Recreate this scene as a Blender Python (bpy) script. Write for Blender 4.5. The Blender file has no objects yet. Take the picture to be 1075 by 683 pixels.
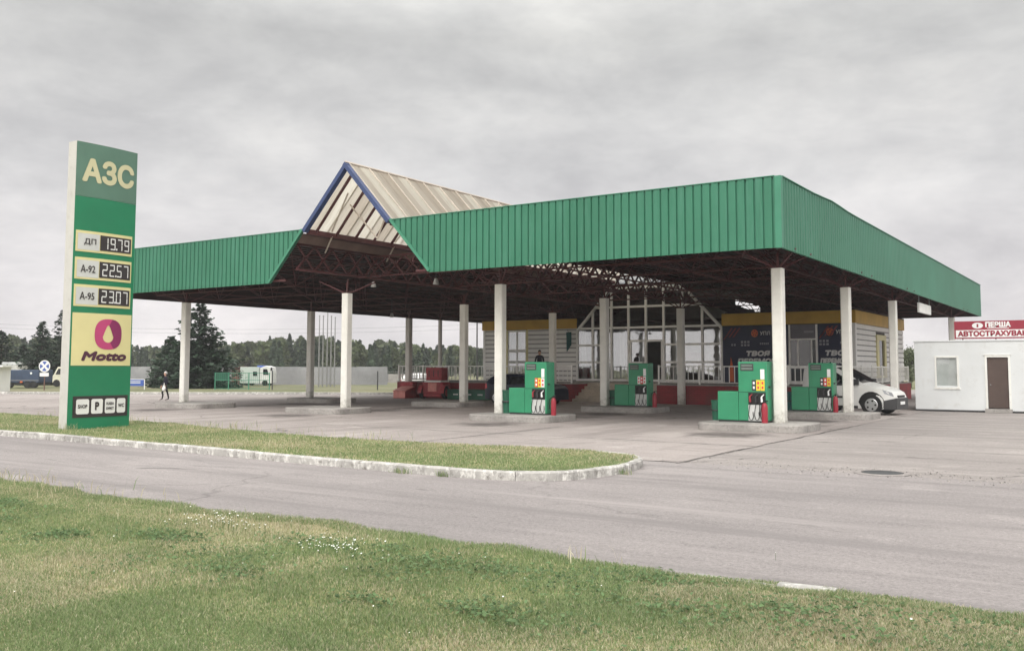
import bpy, bmesh, math, random
import numpy as np
from mathutils import Vector, Matrix, noise
random.seed(11); RNG = np.random.default_rng(11)
SC = bpy.context.scene; COL = SC.collection
PI = math.pi
# ------------------------------------------------------------------ materials
def lin(r, g, b):
    f = lambda c: (c/255/12.92 if c/255 <= .04045 else ((c/255+.055)/1.055)**2.4)
    return (f(r), f(g), f(b))
def scale(c, k): return tuple(min(1, x*k) for x in c)
class NT:
    def __init__(s, name):
        s.m = bpy.data.materials.new(name); s.m.use_nodes = True
        s.t = s.m.node_tree; s.N = s.t.nodes; s.L = s.t.links
        s.b = s.N['Principled BSDF']; s.out = s.N['Material Output']
        s.co = s.N.new('ShaderNodeTexCoord').outputs['Object']
    def n(s, typ, **kw):
        x = s.N.new(typ)
        for k, v in kw.items(): setattr(x, k, v)
        return x
    def lk(s, a, b): s.L.new(a, b)
    def noise(s, sc, det=4, rough=.55, stretch=None, dist=0):
        x = s.n('ShaderNodeTexNoise'); x.inputs['Scale'].default_value = sc; x.inputs['Detail'].default_value = det
        x.inputs['Roughness'].default_value = rough; x.inputs['Distortion'].default_value = dist
        if stretch:
            mp = s.n('ShaderNodeMapping'); mp.inputs['Scale'].default_value = stretch
            s.lk(s.co, mp.inputs['Vector']); s.lk(mp.outputs[0], x.inputs['Vector'])
        else: s.lk(s.co, x.inputs['Vector'])
        return x.outputs['Fac']
    def ramp(s, fac, stops):
        r = s.n('ShaderNodeValToRGB'); e = r.color_ramp.elements
        while len(e) < len(stops): e.new(.5)
        for q, (p, c) in zip(e, stops):
            q.position = p; q.color = (*c, 1) if len(c) == 3 else c
        s.lk(fac, r.inputs['Fac']); return r.outputs['Color']
    def fr(s, fac, lo, hi):
        return s.ramp(fac, [(lo, (0, 0, 0)), (hi, (1, 1, 1))])
    def mix(s, fac, a, b, mode='MIX'):
        x = s.n('ShaderNodeMix', data_type='RGBA', blend_type=mode)
        for sock, v in ((x.inputs[0], fac), (x.inputs[6], a), (x.inputs[7], b)):
            if isinstance(v, (int, float)): sock.default_value = v
            elif isinstance(v, tuple): sock.default_value = (*v[:3], 1)
            else: s.lk(v, sock)
        return x.outputs[2]
    def bump(s, h, st=.3, d=.01):
        x = s.n('ShaderNodeBump'); x.inputs['Strength'].default_value = st; x.inputs['Distance'].default_value = d
        s.lk(h, x.inputs['Height']); s.lk(x.outputs[0], s.b.inputs['Normal'])
    def col(s, c, rough=.6, spec=.4, metal=0):
        if isinstance(c, tuple): s.b.inputs['Base Color'].default_value = (*c, 1)
        else: s.lk(c, s.b.inputs['Base Color'])
        s.b.inputs['Roughness'].default_value = rough; s.b.inputs['Metallic'].default_value = metal
        s.b.inputs['Specular IOR Level'].default_value = spec
        return s.m
def paint(name, c, rough=.5, var=.14, sc=1.7, spec=.4, dirt=None, metal=0):
    t = NT(name)
    a = t.mix(t.fr(t.noise(sc, 5), .3, .7), scale(c, 1-var), scale(c, 1+var))
    if dirt: a = t.mix(t.fr(t.noise(sc*3, 6, .7), .54, .74), a, dirt)
    return t.col(a, rough, spec, metal)
M = {}
t = NT('green sheet')
a = t.mix(t.fr(t.noise(.35, 5, .6), .3, .7), (.028, .142, .086), (.041, .184, .116))
a = t.mix(t.fr(t.noise(1.0, 6, .65, stretch=(5, 5, .35)), .52, .76), a, (.062, .200, .142))
a = t.mix(t.fr(t.noise(1.0, 5, .7, stretch=(7, 7, .5)), .60, .78), a, (.027, .118, .077))
M['green'] = t.col(a, .5, .35)
M['green_edge'] = paint('green edging', (.048, .210, .134), .45, .08)
M['pump_green'] = paint('pump green enamel', (.030, .235, .120), .35, .07, 2.5)
M['blue'] = paint('blue trim', (.036, .058, .15), .45, .12)
M['maroon'] = paint('maroon steel', (.082, .023, .026), .55, .25)
M['deck'] = paint('brown roof sheet', (.044, .019, .021), .7, .25, .8)
M['lightsteel'] = paint('pale steel', (.50, .44, .38), .5, .1)
M['white'] = paint('white paint', (.74, .74, .71), .5, .05, 2, dirt=(.60, .58, .54))
M['whiteframe'] = paint('white frame', (.88, .87, .85), .4, .04)
M['railw'] = paint('railing paint', (.86, .85, .82), .45, .05)
M['black'] = paint('black rubber', (.012, .012, .013), .5, .2)
M['darkgrey'] = paint('dark grey plastic', (.04, .04, .043), .5, .2)
M['grey'] = paint('grey metal', (.22, .22, .22), .45, .1)
M['red'] = paint('red enamel', (.30, .024, .04), .4, .12, 3)
M['redold'] = paint('faded red enamel', (.32, .035, .045), .5, .3, 2.5, dirt=(.22, .07, .07))
M['redpale'] = paint('chalky red panel', (.62, .25, .22), .6, .15, 3)
M['greendark'] = paint('dark green paint', (.015, .10, .06), .5, .2)
M['yellow'] = paint('yellow band', (.56, .34, .05), .5, .10, 1.5)
M['yellowpale'] = paint('pale yellow panel', (.66, .60, .31), .45, .04, 1.5)
M['siding'] = paint('pale siding', (.84, .83, .81), .5, .06, .9)
M['gap'] = paint('painted lap shade', (.34, .335, .33), .9)  # darker backing stands in for the shade under each lapped siding board
M['navy'] = paint('navy banner', (.018, .022, .060), .5, .2, .8)
M['orange'] = paint('orange print', (.62, .13, .03), .5, .1)
M['letters'] = paint('white print', (.72, .72, .72), .5, .05)
M['dimletters'] = paint('grey print', (.30, .30, .34), .5, .05)
M['navycar'] = paint('dark blue car paint', (.007, .010, .030), .3, .1, 1, .3)
M['vanwhite'] = paint('white van paint', (.66, .66, .65), .25, .03, 1.2, .5, dirt=(.66, .65, .62))
M['silver'] = paint('silver hubcap', (.55, .55, .56), .3, .1, metal=.6)
M['stone'] = None
def concrete(name, c, sc=1.2, dirt=.55):
    t = NT(name)
    a = t.mix(t.fr(t.noise(sc, 6, .65), .3, .72), scale(c, .62), scale(c, 1.14))
    a = t.mix(t.fr(t.noise(sc*9, 4, .7), .52, .72), a, scale(c, dirt))
    t.bump(t.noise(sc*22, 4), .35, .01)
    return t.col(a, .9, .2)
M['concrete'] = concrete('island concrete', (.36, .34, .325))
M['wallconc'] = concrete('concrete wall', (.30, .30, .315), .3, .85)
M['step'] = concrete('beige stair tile', (.50, .44, .37), .9)
def brick(name):
    t = NT(name)
    br = t.n('ShaderNodeTexBrick'); br.inputs['Scale'].default_value = 1; br.inputs['Brick Width'].default_value = .3; br.inputs['Row Height'].default_value = .1
    br.inputs['Mortar Size'].default_value = .006
    br.inputs['Color1'].default_value = (.33, .040, .048, 1); br.inputs['Color2'].default_value = (.26, .032, .040, 1); br.inputs['Mortar'].default_value = (.09, .022, .024, 1)
    mp = t.n('ShaderNodeMapping'); mp.inputs['Rotation'].default_value = (PI/2, 0, 0); t.lk(t.co, mp.inputs['Vector']); t.lk(mp.outputs[0], br.inputs['Vector'])
    return t.col(t.mix(t.fr(t.noise(1.1, 5), .35, .7), br.outputs['Color'], (.17, .05, .05)), .7, .3)
M['plinth'] = brick('red tiled plinth')
# columns: chipped whitewash, scuffed toward their feet by tyres and boots
t = NT('whitewashed column')
a = t.mix(t.fr(t.noise(2.2, 6, .7), .35, .7), (.66, .65, .615), (.78, .77, .73))
a = t.mix(t.fr(t.noise(7, 6, .75), .63, .70), a, (.27, .28, .24))
sz = t.n('ShaderNodeSeparateXYZ'); t.lk(t.co, sz.inputs[0]); hm_ = t.n('ShaderNodeMapRange'); hm_.inputs['From Min'].default_value = 1.3; hm_.inputs['From Max'].default_value = .2; t.lk(sz.outputs['Z'], hm_.inputs['Value'])
ml_ = t.n('ShaderNodeMath', operation='MULTIPLY'); t.lk(hm_.outputs[0], ml_.inputs[0]); t.lk(t.noise(5, 6, .75), ml_.inputs[1])
a = t.mix(t.fr(ml_.outputs[0], .33, .52), a, (.36, .345, .31))
t.bump(t.noise(14, 4), .2, .01); M['column'] = t.col(a, .7, .3)
# asphalt / concrete ground
def asphalt(name, c, warm, crack=.5, streak=(.07, 1.6, 1), spots=()):
    t = NT(name)
    a = t.mix(t.fr(t.noise(.16, 5, .6), .32, .70), scale(c, .84), scale(warm, 1.08))
    a = t.mix(t.fr(t.noise(1.1, 6, .65, stretch=(.5, 2.2, 1)), .52, .78), a, scale(c, .72))
    a = t.mix(t.fr(t.noise(.55, 4, .6), .60, .72), a, scale(warm, 1.18))
    a = t.mix(.75, a, t.ramp(t.noise(17, 5, .8), [(.33, (.36, .36, .36)), (.5, (.5, .5, .5)), (.68, (.63, .63, .63))]), 'OVERLAY')
    a = t.mix(.9, a, t.ramp(t.noise(38, 4, .85), [(.30, (.35, .35, .35)), (.5, (.5, .5, .5)), (.72, (.66, .655, .65))]), 'OVERLAY')
    a = t.mix(t.fr(t.noise(150, 2, .8), .60, .72), a, scale(warm, 1.45))
    a = t.mix(t.fr(t.noise(1.0, 6, .6, stretch=streak), .50, .74), a, scale(c, .74))
    a = t.mix(t.fr(t.noise(.9, 5, .6, stretch=streak), .58, .74), a, scale(warm, 1.16))
    for sx, sy, sr in spots:
        d_ = t.n('ShaderNodeVectorMath', operation='DISTANCE'); t.lk(t.co, d_.inputs[0]); d_.inputs[1].default_value = (sx, sy, 0)
        mr = t.n('ShaderNodeMapRange'); mr.inputs['From Min'].default_value = sr; mr.inputs['From Max'].default_value = 0; t.lk(d_.outputs['Value'], mr.inputs['Value'])
        ml = t.n('ShaderNodeMath', operation='MULTIPLY'); t.lk(mr.outputs[0], ml.inputs[0]); t.lk(t.noise(1.6, 6, .7), ml.inputs[1])
        a = t.mix(t.fr(ml.outputs[0], .20, .42), a, scale(c, .40))
    if True:   # dark oily blotches
        a = t.mix(t.fr(t.noise(.75, 5, .6, stretch=(.55, 1.7, 1), dist=.6), .66, .71), a, scale(c, .58))
    v = t.n('ShaderNodeTexVoronoi', feature='DISTANCE_TO_EDGE'); v.inputs['Scale'].default_value = .23; v.inputs['Randomness'].default_value = 1
    w = t.n('ShaderNodeTexNoise'); w.inputs['Scale'].default_value = 1.6; w.inputs['Detail'].default_value = 6; t.lk(t.co, w.inputs['Vector'])
    ad = t.n('ShaderNodeMixRGB', blend_type='ADD'); ad.inputs[0].default_value = .9; t.lk(t.co, ad.inputs[1]); t.lk(w.outputs['Color'], ad.inputs[2]); t.lk(ad.outputs[0], v.inputs['Vector'])
    ck = t.ramp(v.outputs['Distance'], [(.0, (1, 1, 1)), (.006, (.8, .8, .8)), (.011, (0, 0, 0))])
    ck = t.mix(1.0, ck, t.fr(t.noise(.21, 3), .50, .60), 'MULTIPLY')
    mul = t.mix(1.0, ck, (crack, crack, crack), 'MULTIPLY')
    a = t.mix(mul, a, scale(c, .32))
    t.bump(t.noise(90, 3, .8), .55, .012)
    return t.col(a, .92, .2)
M['road'] = asphalt('worn road asphalt', (.262, .240, .240), (.285, .260, .257), .35)
M['apron'] = asphalt('pale apron asphalt', (.278, .252, .245), (.308, .280, .270), .65)
M['forecourt'] = asphalt('forecourt concrete', (.312, .276, .266), (.350, .314, .302), .9, (.9, .16, 1), [(x+.3, y, 2.3) for x in (-33.6, -25.8, -17, -9.2) for y in (23.6, 28.6, 31.2)])
t = NT('worn white kerb')
a = t.mix(t.fr(t.noise(1.3, 6, .7), .40, .62), (.30, .29, .28), (.46, .445, .425))
a = t.mix(t.fr(t.noise(6, 6, .8, stretch=(1, 1, .5)), .50, .60), a, (.62, .605, .58))
a = t.mix(t.fr(t.noise(7, 6, .8), .54, .64), a, (.20, .19, .175))
t.bump(t.noise(12, 5), .5, .02); M['kerb'] = t.col(a, .85, .2)
t = NT('lawn soil')
a = t.mix(t.fr(t.noise(.9, 6, .65), .35, .65), (.20, .21, .09), (.33, .30, .17))
a = t.mix(t.fr(t.noise(3.5, 5, .7), .55, .68), a, (.40, .35, .25)); M['soil'] = t.col(a, .95, .1)
t = NT('verge turf')
a = t.mix(t.fr(t.noise(.12, 6, .7), .35, .65), (.125, .14, .075), (.22, .205, .135))
a = t.mix(t.fr(t.noise(1.5, 6, .75), .5, .7), a, (.15, .16, .09)); M['verge'] = t.col(a, .95, .1)
def leafmat(name, trans=.35, rough=.55):
    t = NT(name); at = t.n('ShaderNodeAttribute', attribute_name='tint'); c = at.outputs['Color']
    t.col(c, rough, .25)
    tr = t.n('ShaderNodeBsdfTranslucent'); t.lk(c, tr.inputs['Color'])
    mx = t.n('ShaderNodeMixShader'); mx.inputs[0].default_value = trans
    t.lk(t.b.outputs[0], mx.inputs[1]); t.lk(tr.outputs[0], mx.inputs[2]); t.lk(mx.outputs[0], t.out.inputs['Surface'])
    return t.m
M['blade'] = leafmat('grass blade', .45); M['leaf'] = leafmat('tree leaf', .2); M['petal'] = paint('white petals', (.82, .82, .78), .6, .05)
M['bark'] = paint('bark', (.075, .055, .042), .9, .3, 6)
def glass(name, refl=.42, tint=(.55, .58, .58)):
    t = NT(name)
    tr = t.n('ShaderNodeBsdfTransparent'); tr.inputs['Color'].default_value = (*tint, 1)
    gl = t.n('ShaderNodeBsdfGlossy'); gl.inputs['Roughness'].default_value = .03; gl.inputs['Color'].default_value = (.9, .93, .95, 1)
    bp = t.n('ShaderNodeBump'); bp.inputs['Strength'].default_value = .08; bp.inputs['Distance'].default_value = .05
    t.lk(t.noise(.9, 2), bp.inputs['Height']); t.lk(bp.outputs[0], gl.inputs['Normal'])
    mx = t.n('ShaderNodeMixShader'); mx.inputs[0].default_value = refl
    t.lk(tr.outputs[0], mx.inputs[1]); t.lk(gl.outputs[0], mx.inputs[2]); t.lk(mx.outputs[0], t.out.inputs['Surface'])
    return t.m
M['glass'] = glass('window glass', .30); 
M['carglass'] = paint('dark car glass', (.012, .014, .017), .06, .1, 1, .8)
M['dark'] = paint('dark interior', (.020, .018, .018), .9, .2)
M['room'] = paint('interior wall', (.22, .20, .18), .9, .2)
# translucent roof sheet: weathered streaks run down the slope
def rooflight(name, dirty, clean, streak, tr_=.62):
    t = NT(name)
    a = t.mix(t.fr(t.noise(1.0, 6, .6, stretch=(.22, 3.0, .22)), .38, .62), dirty, clean)
    a = t.mix(t.fr(t.noise(1.0, 5, .65, stretch=(.5, 9, .5)), .52, .70), a, streak)
    t.col(a, .5, .3)
    tr = t.n('ShaderNodeBsdfTranslucent'); t.lk(a, tr.inputs['Color']); mx = t.n('ShaderNodeMixShader'); mx.inputs[0].default_value = tr_
    t.lk(t.b.outputs[0], mx.inputs[1]); t.lk(tr.outputs[0], mx.inputs[2]); t.lk(mx.outputs[0], t.out.inputs['Surface']); return t.m
M['sheet'] = rooflight('weathered translucent sheet', (.58, .53, .45), (.68, .63, .55), (.50, .45, .38))
M['sheet_new'] = rooflight('clean translucent sheet', (.72, .68, .60), (.78, .75, .67), (.64, .59, .51))
M['sheet_old'] = rooflight('yellowed translucent sheet', (.50, .44, .37), (.60, .54, .46), (.42, .37, .31))
M['pylon_green'] = paint('pylon green panel', (.014, .185, .088), .35, .08, .9)
M['pylon_top'] = paint('faded pylon panel', (.095, .185, .14), .4, .08, 1.2)
M['plaster'] = paint('white plaster', (.63, .648, .66), .75, .06, .7, dirt=(.55, .555, .55))
M['signred'] = paint('dark red sign', (.26, .024, .045), .45, .1)
M['magenta'] = paint('magenta emblem', (.46, .055, .17), .45, .05)
M['plum'] = paint('plum emblem', (.22, .022, .10), .45, .05)
M['ink'] = paint('dark print', (.035, .028, .030), .5, .1)
M['wine'] = paint('wine print', (.075, .022, .045), .5, .1)
M['pricelet'] = paint('cream letters', (.56, .53, .34), .45, .05)
M['brown'] = paint('brown door', (.085, .058, .050), .6, .15)
M['blind'] = paint('grey blind', (.56, .57, .56), .7, .12, 3)
M['skin'] = paint('skin', (.50, .30, .22), .55, .05); M['hair'] = paint('dark hair', (.02, .015, .012), .6, .2); M['hairpale'] = paint('pale cap', (.55, .53, .52), .7, .1)
M['jacket'] = paint('dark jacket cloth', (.018, .018, .032), .85, .2); M['trousers'] = paint('black trouser cloth', (.014, .013, .015), .85, .2)
M['shoe'] = paint('pale shoes', (.45, .40, .38), .6, .1); M['cloth_white'] = paint('white cloth', (.75, .74, .72), .8, .05)
M['bluesign'] = paint('blue sign', (.05, .10, .36), .4, .1); M['teal'] = paint('teal cloth', (.02, .10, .10), .7, .2)
M['lorryblue'] = paint('dark blue tarpaulin', (.035, .055, .10), .6, .2); M['palegreen'] = paint('pale green box', (.44, .50, .47), .6, .10, .8)
M['lamp'] = paint('lamp housing', (.26, .25, .24), .4, .05); M['rust'] = paint('rusty brown', (.16, .085, .07), .8, .25)
M['stickY'] = paint('yellow sticker', (.80, .58, .05), .4, .04); M['stickR'] = paint('red sticker', (.62, .05, .06), .4, .04); M['stickW'] = paint('white sticker', (.80, .80, .80), .4, .04)
M['lightpanel'] = paint('pale grey panel', (.55, .56, .55), .4, .06)
# ------------------------------------------------------------------ builders
class MB:
    def __init__(s): s.v = []; s.f = []; s.mi = []; s.cur = 0
    def quad(s, *p):
        b = len(s.v); s.v += [tuple(q) for q in p]; s.f.append(tuple(range(b, b+len(p)))); s.mi.append(s.cur)
    def add(s, vs, fs):
        b = len(s.v); s.v += [tuple(q) for q in vs]
        for f in fs: s.f.append(tuple(b+i for i in f)); s.mi.append(s.cur)
    def box(s, x0, x1, y0, y1, z0, z1):
        s.add([(x, y, z) for z in (z0, z1) for y in (y0, y1) for x in (x0, x1)],
              [(0, 2, 3, 1), (4, 5, 7, 6), (0, 1, 5, 4), (2, 6, 7, 3), (0, 4, 6, 2), (1, 3, 7, 5)])
        return s
    def prism(s, poly, fn, d0, d1):
        """poly: 2D outline; fn(a,b,d) -> 3D point"""
        n = len(poly); s.add([fn(a, b, d0) for a, b in poly] + [fn(a, b, d1) for a, b in poly],
            [tuple(range(n))[::-1], tuple(range(n, 2*n))] + [(i, (i+1) % n, n+(i+1) % n, n+i) for i in range(n)])
        return s
    def cyl(s, p0, p1, r0, r1=None, n=12, caps=True):
        p0, p1 = Vector(p0), Vector(p1); r1 = r0 if r1 is None else r1
        d = (p1-p0).normalized(); a = d.orthogonal().normalized()
        if abs(d.z) < .99:
            a = d.cross(Vector((0, 0, 1))).normalized()
        b = d.cross(a)
        off = PI/4 if n == 4 else 0
        ring = lambda p, r: [p+a*(r*math.cos(off+2*PI*i/n))+b*(r*math.sin(off+2*PI*i/n)) for i in range(n)]
        f = [(i, (i+1) % n, n+(i+1) % n, n+i) for i in range(n)]
        if caps: f += [tuple(range(n))[::-1], tuple(range(n, 2*n))]
        s.add(ring(p0, r0)+ring(p1, r1), f); return s
    def path(s, pts, r, n=6):
        for p, q in zip(pts, pts[1:]): s.cyl(p, q, r, n=n)
        return s
    def lathe(s, prof, c=(0, 0, 0), n=20):
        vs = []; m = len(prof)
        for i in range(n):
            a = 2*PI*i/n
            vs += [(c[0]+r*math.cos(a), c[1]+r*math.sin(a), c[2]+z) for r, z in prof]
        s.add(vs, [(i*m+j, ((i+1) % n)*m+j, ((i+1) % n)*m+j+1, i*m+j+1) for i in range(n) for j in range(m-1)]); return s
    def build(s, name, mat, parent=None, bevel=0, smooth=False, loc=None):
        me = bpy.data.meshes.new(name); me.from_pydata(s.v, [], s.f); me.update()
        mats = mat if isinstance(mat, (list, tuple)) else [mat]
        for m in mats: me.materials.append(m)
        if len(mats) > 1: me.polygons.foreach_set('material_index', s.mi)
        bm = bmesh.new(); bm.from_mesh(me); bmesh.ops.remove_doubles(bm, verts=bm.verts, dist=1e-5); bmesh.ops.recalc_face_normals(bm, faces=bm.faces); bm.to_mesh(me); bm.free()
        if smooth:
            me.polygons.foreach_set('use_smooth', [True]*len(me.polygons)); me.set_sharp_from_angle(angle=math.radians(38))
        o = bpy.data.objects.new(name, me); COL.objects.link(o)
        if parent: o.parent = parent
        if loc: o.location = loc
        if bevel:
            b = o.modifiers.new('edge', 'BEVEL'); b.width = bevel; b.segments = 2; b.limit_method = 'ANGLE'; b.angle_limit = math.radians(40)
        return o
def build_each(mb, name, mat, parent, **kw):
    """every separate piece of the builder becomes a part of its own"""
    root = list(range(len(mb.v)))
    def find(i):
        while root[i] != i: root[i] = root[root[i]]; i = root[i]
        return i
    for f in mb.f:
        for i in f[1:]: root[find(i)] = find(f[0])
    groups = {}
    for f, m in zip(mb.f, mb.mi): groups.setdefault(find(f[0]), []).append((f, m))
    for g in groups.values():
        q = MB(); ids = sorted({i for f, _ in g for i in f}); mp = {i: k for k, i in enumerate(ids)}
        q.v = [mb.v[i] for i in ids]; q.f = [tuple(mp[i] for i in f) for f, _ in g]; q.mi = [m for _, m in g]; q.build(name, mat, parent, **kw)
def tag(o, label, cat, group=None):
    o['label'] = label; o['category'] = cat
    if group: o['group'] = group
    return o
def thing(name, label, cat, loc=(0, 0, 0), rz=0, group=None):
    o = bpy.data.objects.new(name, None); COL.objects.link(o); o.location = loc; o.rotation_euler = (0, 0, rz); o.empty_display_size = .2
    return tag(o, label, cat, group)
def struct(o, kind='structure'): o['kind'] = kind; return o
def copy_tree(o, parent=None):
    c = o.copy(); COL.objects.link(c)
    if parent: c.parent = parent
    for ch in list(o.children): copy_tree(ch, c)
    return c
# lettering: flat glyph faces fitted into a box, mapped by fn(u, v) -> point
def glyphs(body, bold=.0, shear=0):
    cu = bpy.data.curves.new('glyph', 'FONT'); cu.body = body; cu.size = 1; cu.offset = bold; cu.shear = shear; cu.resolution_u = 3
    ob = bpy.data.objects.new('glyph', cu); COL.objects.link(ob)
    dg = bpy.context.evaluated_depsgraph_get(); dg.update()
    me = bpy.data.meshes.new_from_object(ob.evaluated_get(dg))
    v = [tuple(x.co[:2]) for x in me.vertices]; f = [tuple(p.vertices) for p in me.polygons]
    bpy.data.objects.remove(ob); bpy.data.curves.remove(cu); bpy.data.meshes.remove(me)
    return v, f
def lettering(mb, body, u0, u1, v0, v1, fn, bold=.02, shear=0):
    v, f = glyphs(body, 0, shear)
    if not v: return
    xs = [a for a, _ in v]; ys = [b for _, b in v]; ax, bx, ay, by = min(xs), max(xs), min(ys), max(ys)
    h = v1-v0; d = bold*h*1.15; k = 0
    for dx, dy in ((0, 0), (1, 0), (-1, 0), (0, 1), (0, -1), (.7, .7), (-.7, .7), (.7, -.7), (-.7, -.7)):
        P = []
        for a, b in v:
            u = u0+d+(a-ax)/(bx-ax)*(u1-u0-2*d)+dx*d; w = v0+d+(b-ay)/(by-ay)*(h-2*d)+dy*d
            p, q, r = Vector(fn(u, w)), Vector(fn(u+.01, w)), Vector(fn(u, w+.01)); P.append(p+(q-p).cross(r-p).normalized()*.0005*k)
        mb.add(P, f); k += 1
        if bold <= 0: break
SEG = {'0': 'abcdef', '1': 'bc', '2': 'abged', '3': 'abgcd', '4': 'fgbc', '5': 'afgcd', '6': 'afgedc', '7': 'abc', '8': 'abcdefg', '9': 'abcdfg'}
def seven(mb, ch, u0, u1, v0, v1, fn, t=.18):
    w = (u1-u0)*t; h = (v1-v0)*t*.55; m = (v0+v1)/2; g = (v1-v0)*.02
    R = {'a': (u0+w*.3, u1-w*.3, v1-h, v1), 'd': (u0+w*.3, u1-w*.3, v0, v0+h), 'g': (u0+w*.5, u1-w*.5, m-h/2, m+h/2),
         'f': (u0, u0+w, m+g, v1-g), 'b': (u1-w, u1, m+g, v1-g), 'e': (u0, u0+w, v0+g, m-g), 'c': (u1-w, u1, v0+g, m-g)}
    for s in SEG[ch]:
        a, b, c, d = R[s]; mb.quad(fn(a, c), fn(b, c), fn(b, d), fn(a, d))
def smooth_path(pts, k=8, closed=False):
    out = []; n = len(pts)
    for i in range(n-1):
        p = [pts[max(i-1, 0)], pts[i], pts[i+1], pts[min(i+2, n-1)]]
        for j in range(k):
            t = j/k; q = []
            for a in range(2):
                p0, p1, p2, p3 = (x[a] for x in p)
                q.append(.5*((2*p1)+(-p0+p2)*t+(2*p0-5*p1+4*p2-p3)*t*t+(-p0+3*p1-3*p2+p3)*t**3))
            out.append(tuple(q))
    return out+[tuple(pts[-1])]
# view-aligned helper used only to lay out the far things: distance d, lateral s  ->  world x, y
def far(px, d): 
    s = (px-537.5)/976*d
    return (-.5547*d+.832*s, .832*d+.5547*s)
VIEWZ = math.atan2(.5547, .832)   # far things turned square to the road running past them
# ------------------------------------------------------------------ ground
def sheet(name, poly, z, mat, sub=None):
    mb = MB(); mb.quad(*[(x, y, z) for x, y in poly]); return struct(mb.build(name, mat))
sheet('ground', [(-900, -300), (700, -300), (700, 1100), (-900, 1100)], -.06, M['verge'])
e0 = far(-260, 60); e1 = far(430, 60)
sheet('asphalt_lot', [(-160, 11), (60, 11), (60, 90), (-4, 90), (-37, 66), e1, e0, (-160, 14)], -.009, M['apron'])
sheet('road', [(-240, 6.9), (90, 6.9), (90, 16.25), (-240, 16.25)], -.0045, M['road'])
def wob(a, b, n, amp, seed):
    out = []
    for i in range(n+1):
        t = i/n; x = a[0]+(b[0]-a[0])*t; y = a[1]+(b[1]-a[1])*t
        out.append((x+amp*noise.noise((x*1.3, seed, y)), y+amp*noise.noise((x*1.3, y, seed+7))))
    return out
edge = wob((-7.05, 16.2), (-62, 16.3), 120, .12, 3)
sheet('forecourt', wob((-7.1, 41.9), (-7.1, 16.2), 60, .07, 9)+edge+[(-62, 30), (-40, 41.9)], 0, M['forecourt'])
mb = MB()   # tar joint between the forecourt slab and the apron, and one across the forecourt
for a, b, w in (((-7.06, 16.0), (-7.06, 30), .016), ((-7.1, 20.4), (-22, 20.6), .02), ((-14, 16.3), (-14.2, 24), .02)):
    P = wob(a, b, 70, .07, 5); d = Vector((b[0]-a[0], b[1]-a[1])).normalized(); nn = Vector((-d.y, d.x))
    for p, q in zip(P, P[1:]):
        w1 = w*(.5+random.random()); mb.quad((p[0]-nn.x*w1, p[1]-nn.y*w1, .004), (q[0]-nn.x*w1, q[1]-nn.y*w1, .004), (q[0]+nn.x*w1, q[1]+nn.y*w1, .004), (p[0]+nn.x*w1, p[1]+nn.y*w1, .004))
struct(mb.build('pavement_joint', paint('joint tar', (.105, .097, .093), .9)))
# loose grit and broken asphalt along the seam
for tone, cnt, sd_ in (((.33, .305, .285), 700, 1), ((.14, .13, .125), 500, 2)):
    random.seed(sd_); mb = MB()
    for i in range(cnt):
        x = random.gauss(-3.4, 1.9); y = 16.5+random.gauss(0, .45)+.22*math.sin(x*1.7)-.12*(x+3.6)*(x > -3.6); r = .004+.017*random.random()**4
        vs = [(x+r*random.uniform(.6, 1.2)*math.cos(k*PI*.5+.4), y+r*random.uniform(.6, 1.2)*math.sin(k*PI*.5+.4), -.006) for k in range(4)]+[(x, y, r*.8)]
        mb.add(vs, [(0, 1, 4), (1, 2, 4), (2, 3, 4), (3, 0, 4)])
    struct(mb.build('gravel', paint('grit', tone, .9, .4, 30)), 'stuff')
# manhole
h = thing('manhole_cover', 'dark round iron manhole cover in the pale asphalt near the broken seam', 'manhole', (-3.55, 16.5, 0))
MB().lathe([(0, .012), (.31, .012), (.33, .004), (.33, 0)], n=28).build('cover', M['darkgrey'], h)
mb = MB(); mb.lathe([(.34, .001), (.34, .012), (.42, .008), (.45, .001)], n=28); mb.build('collar', M['apron'], h)
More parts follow.
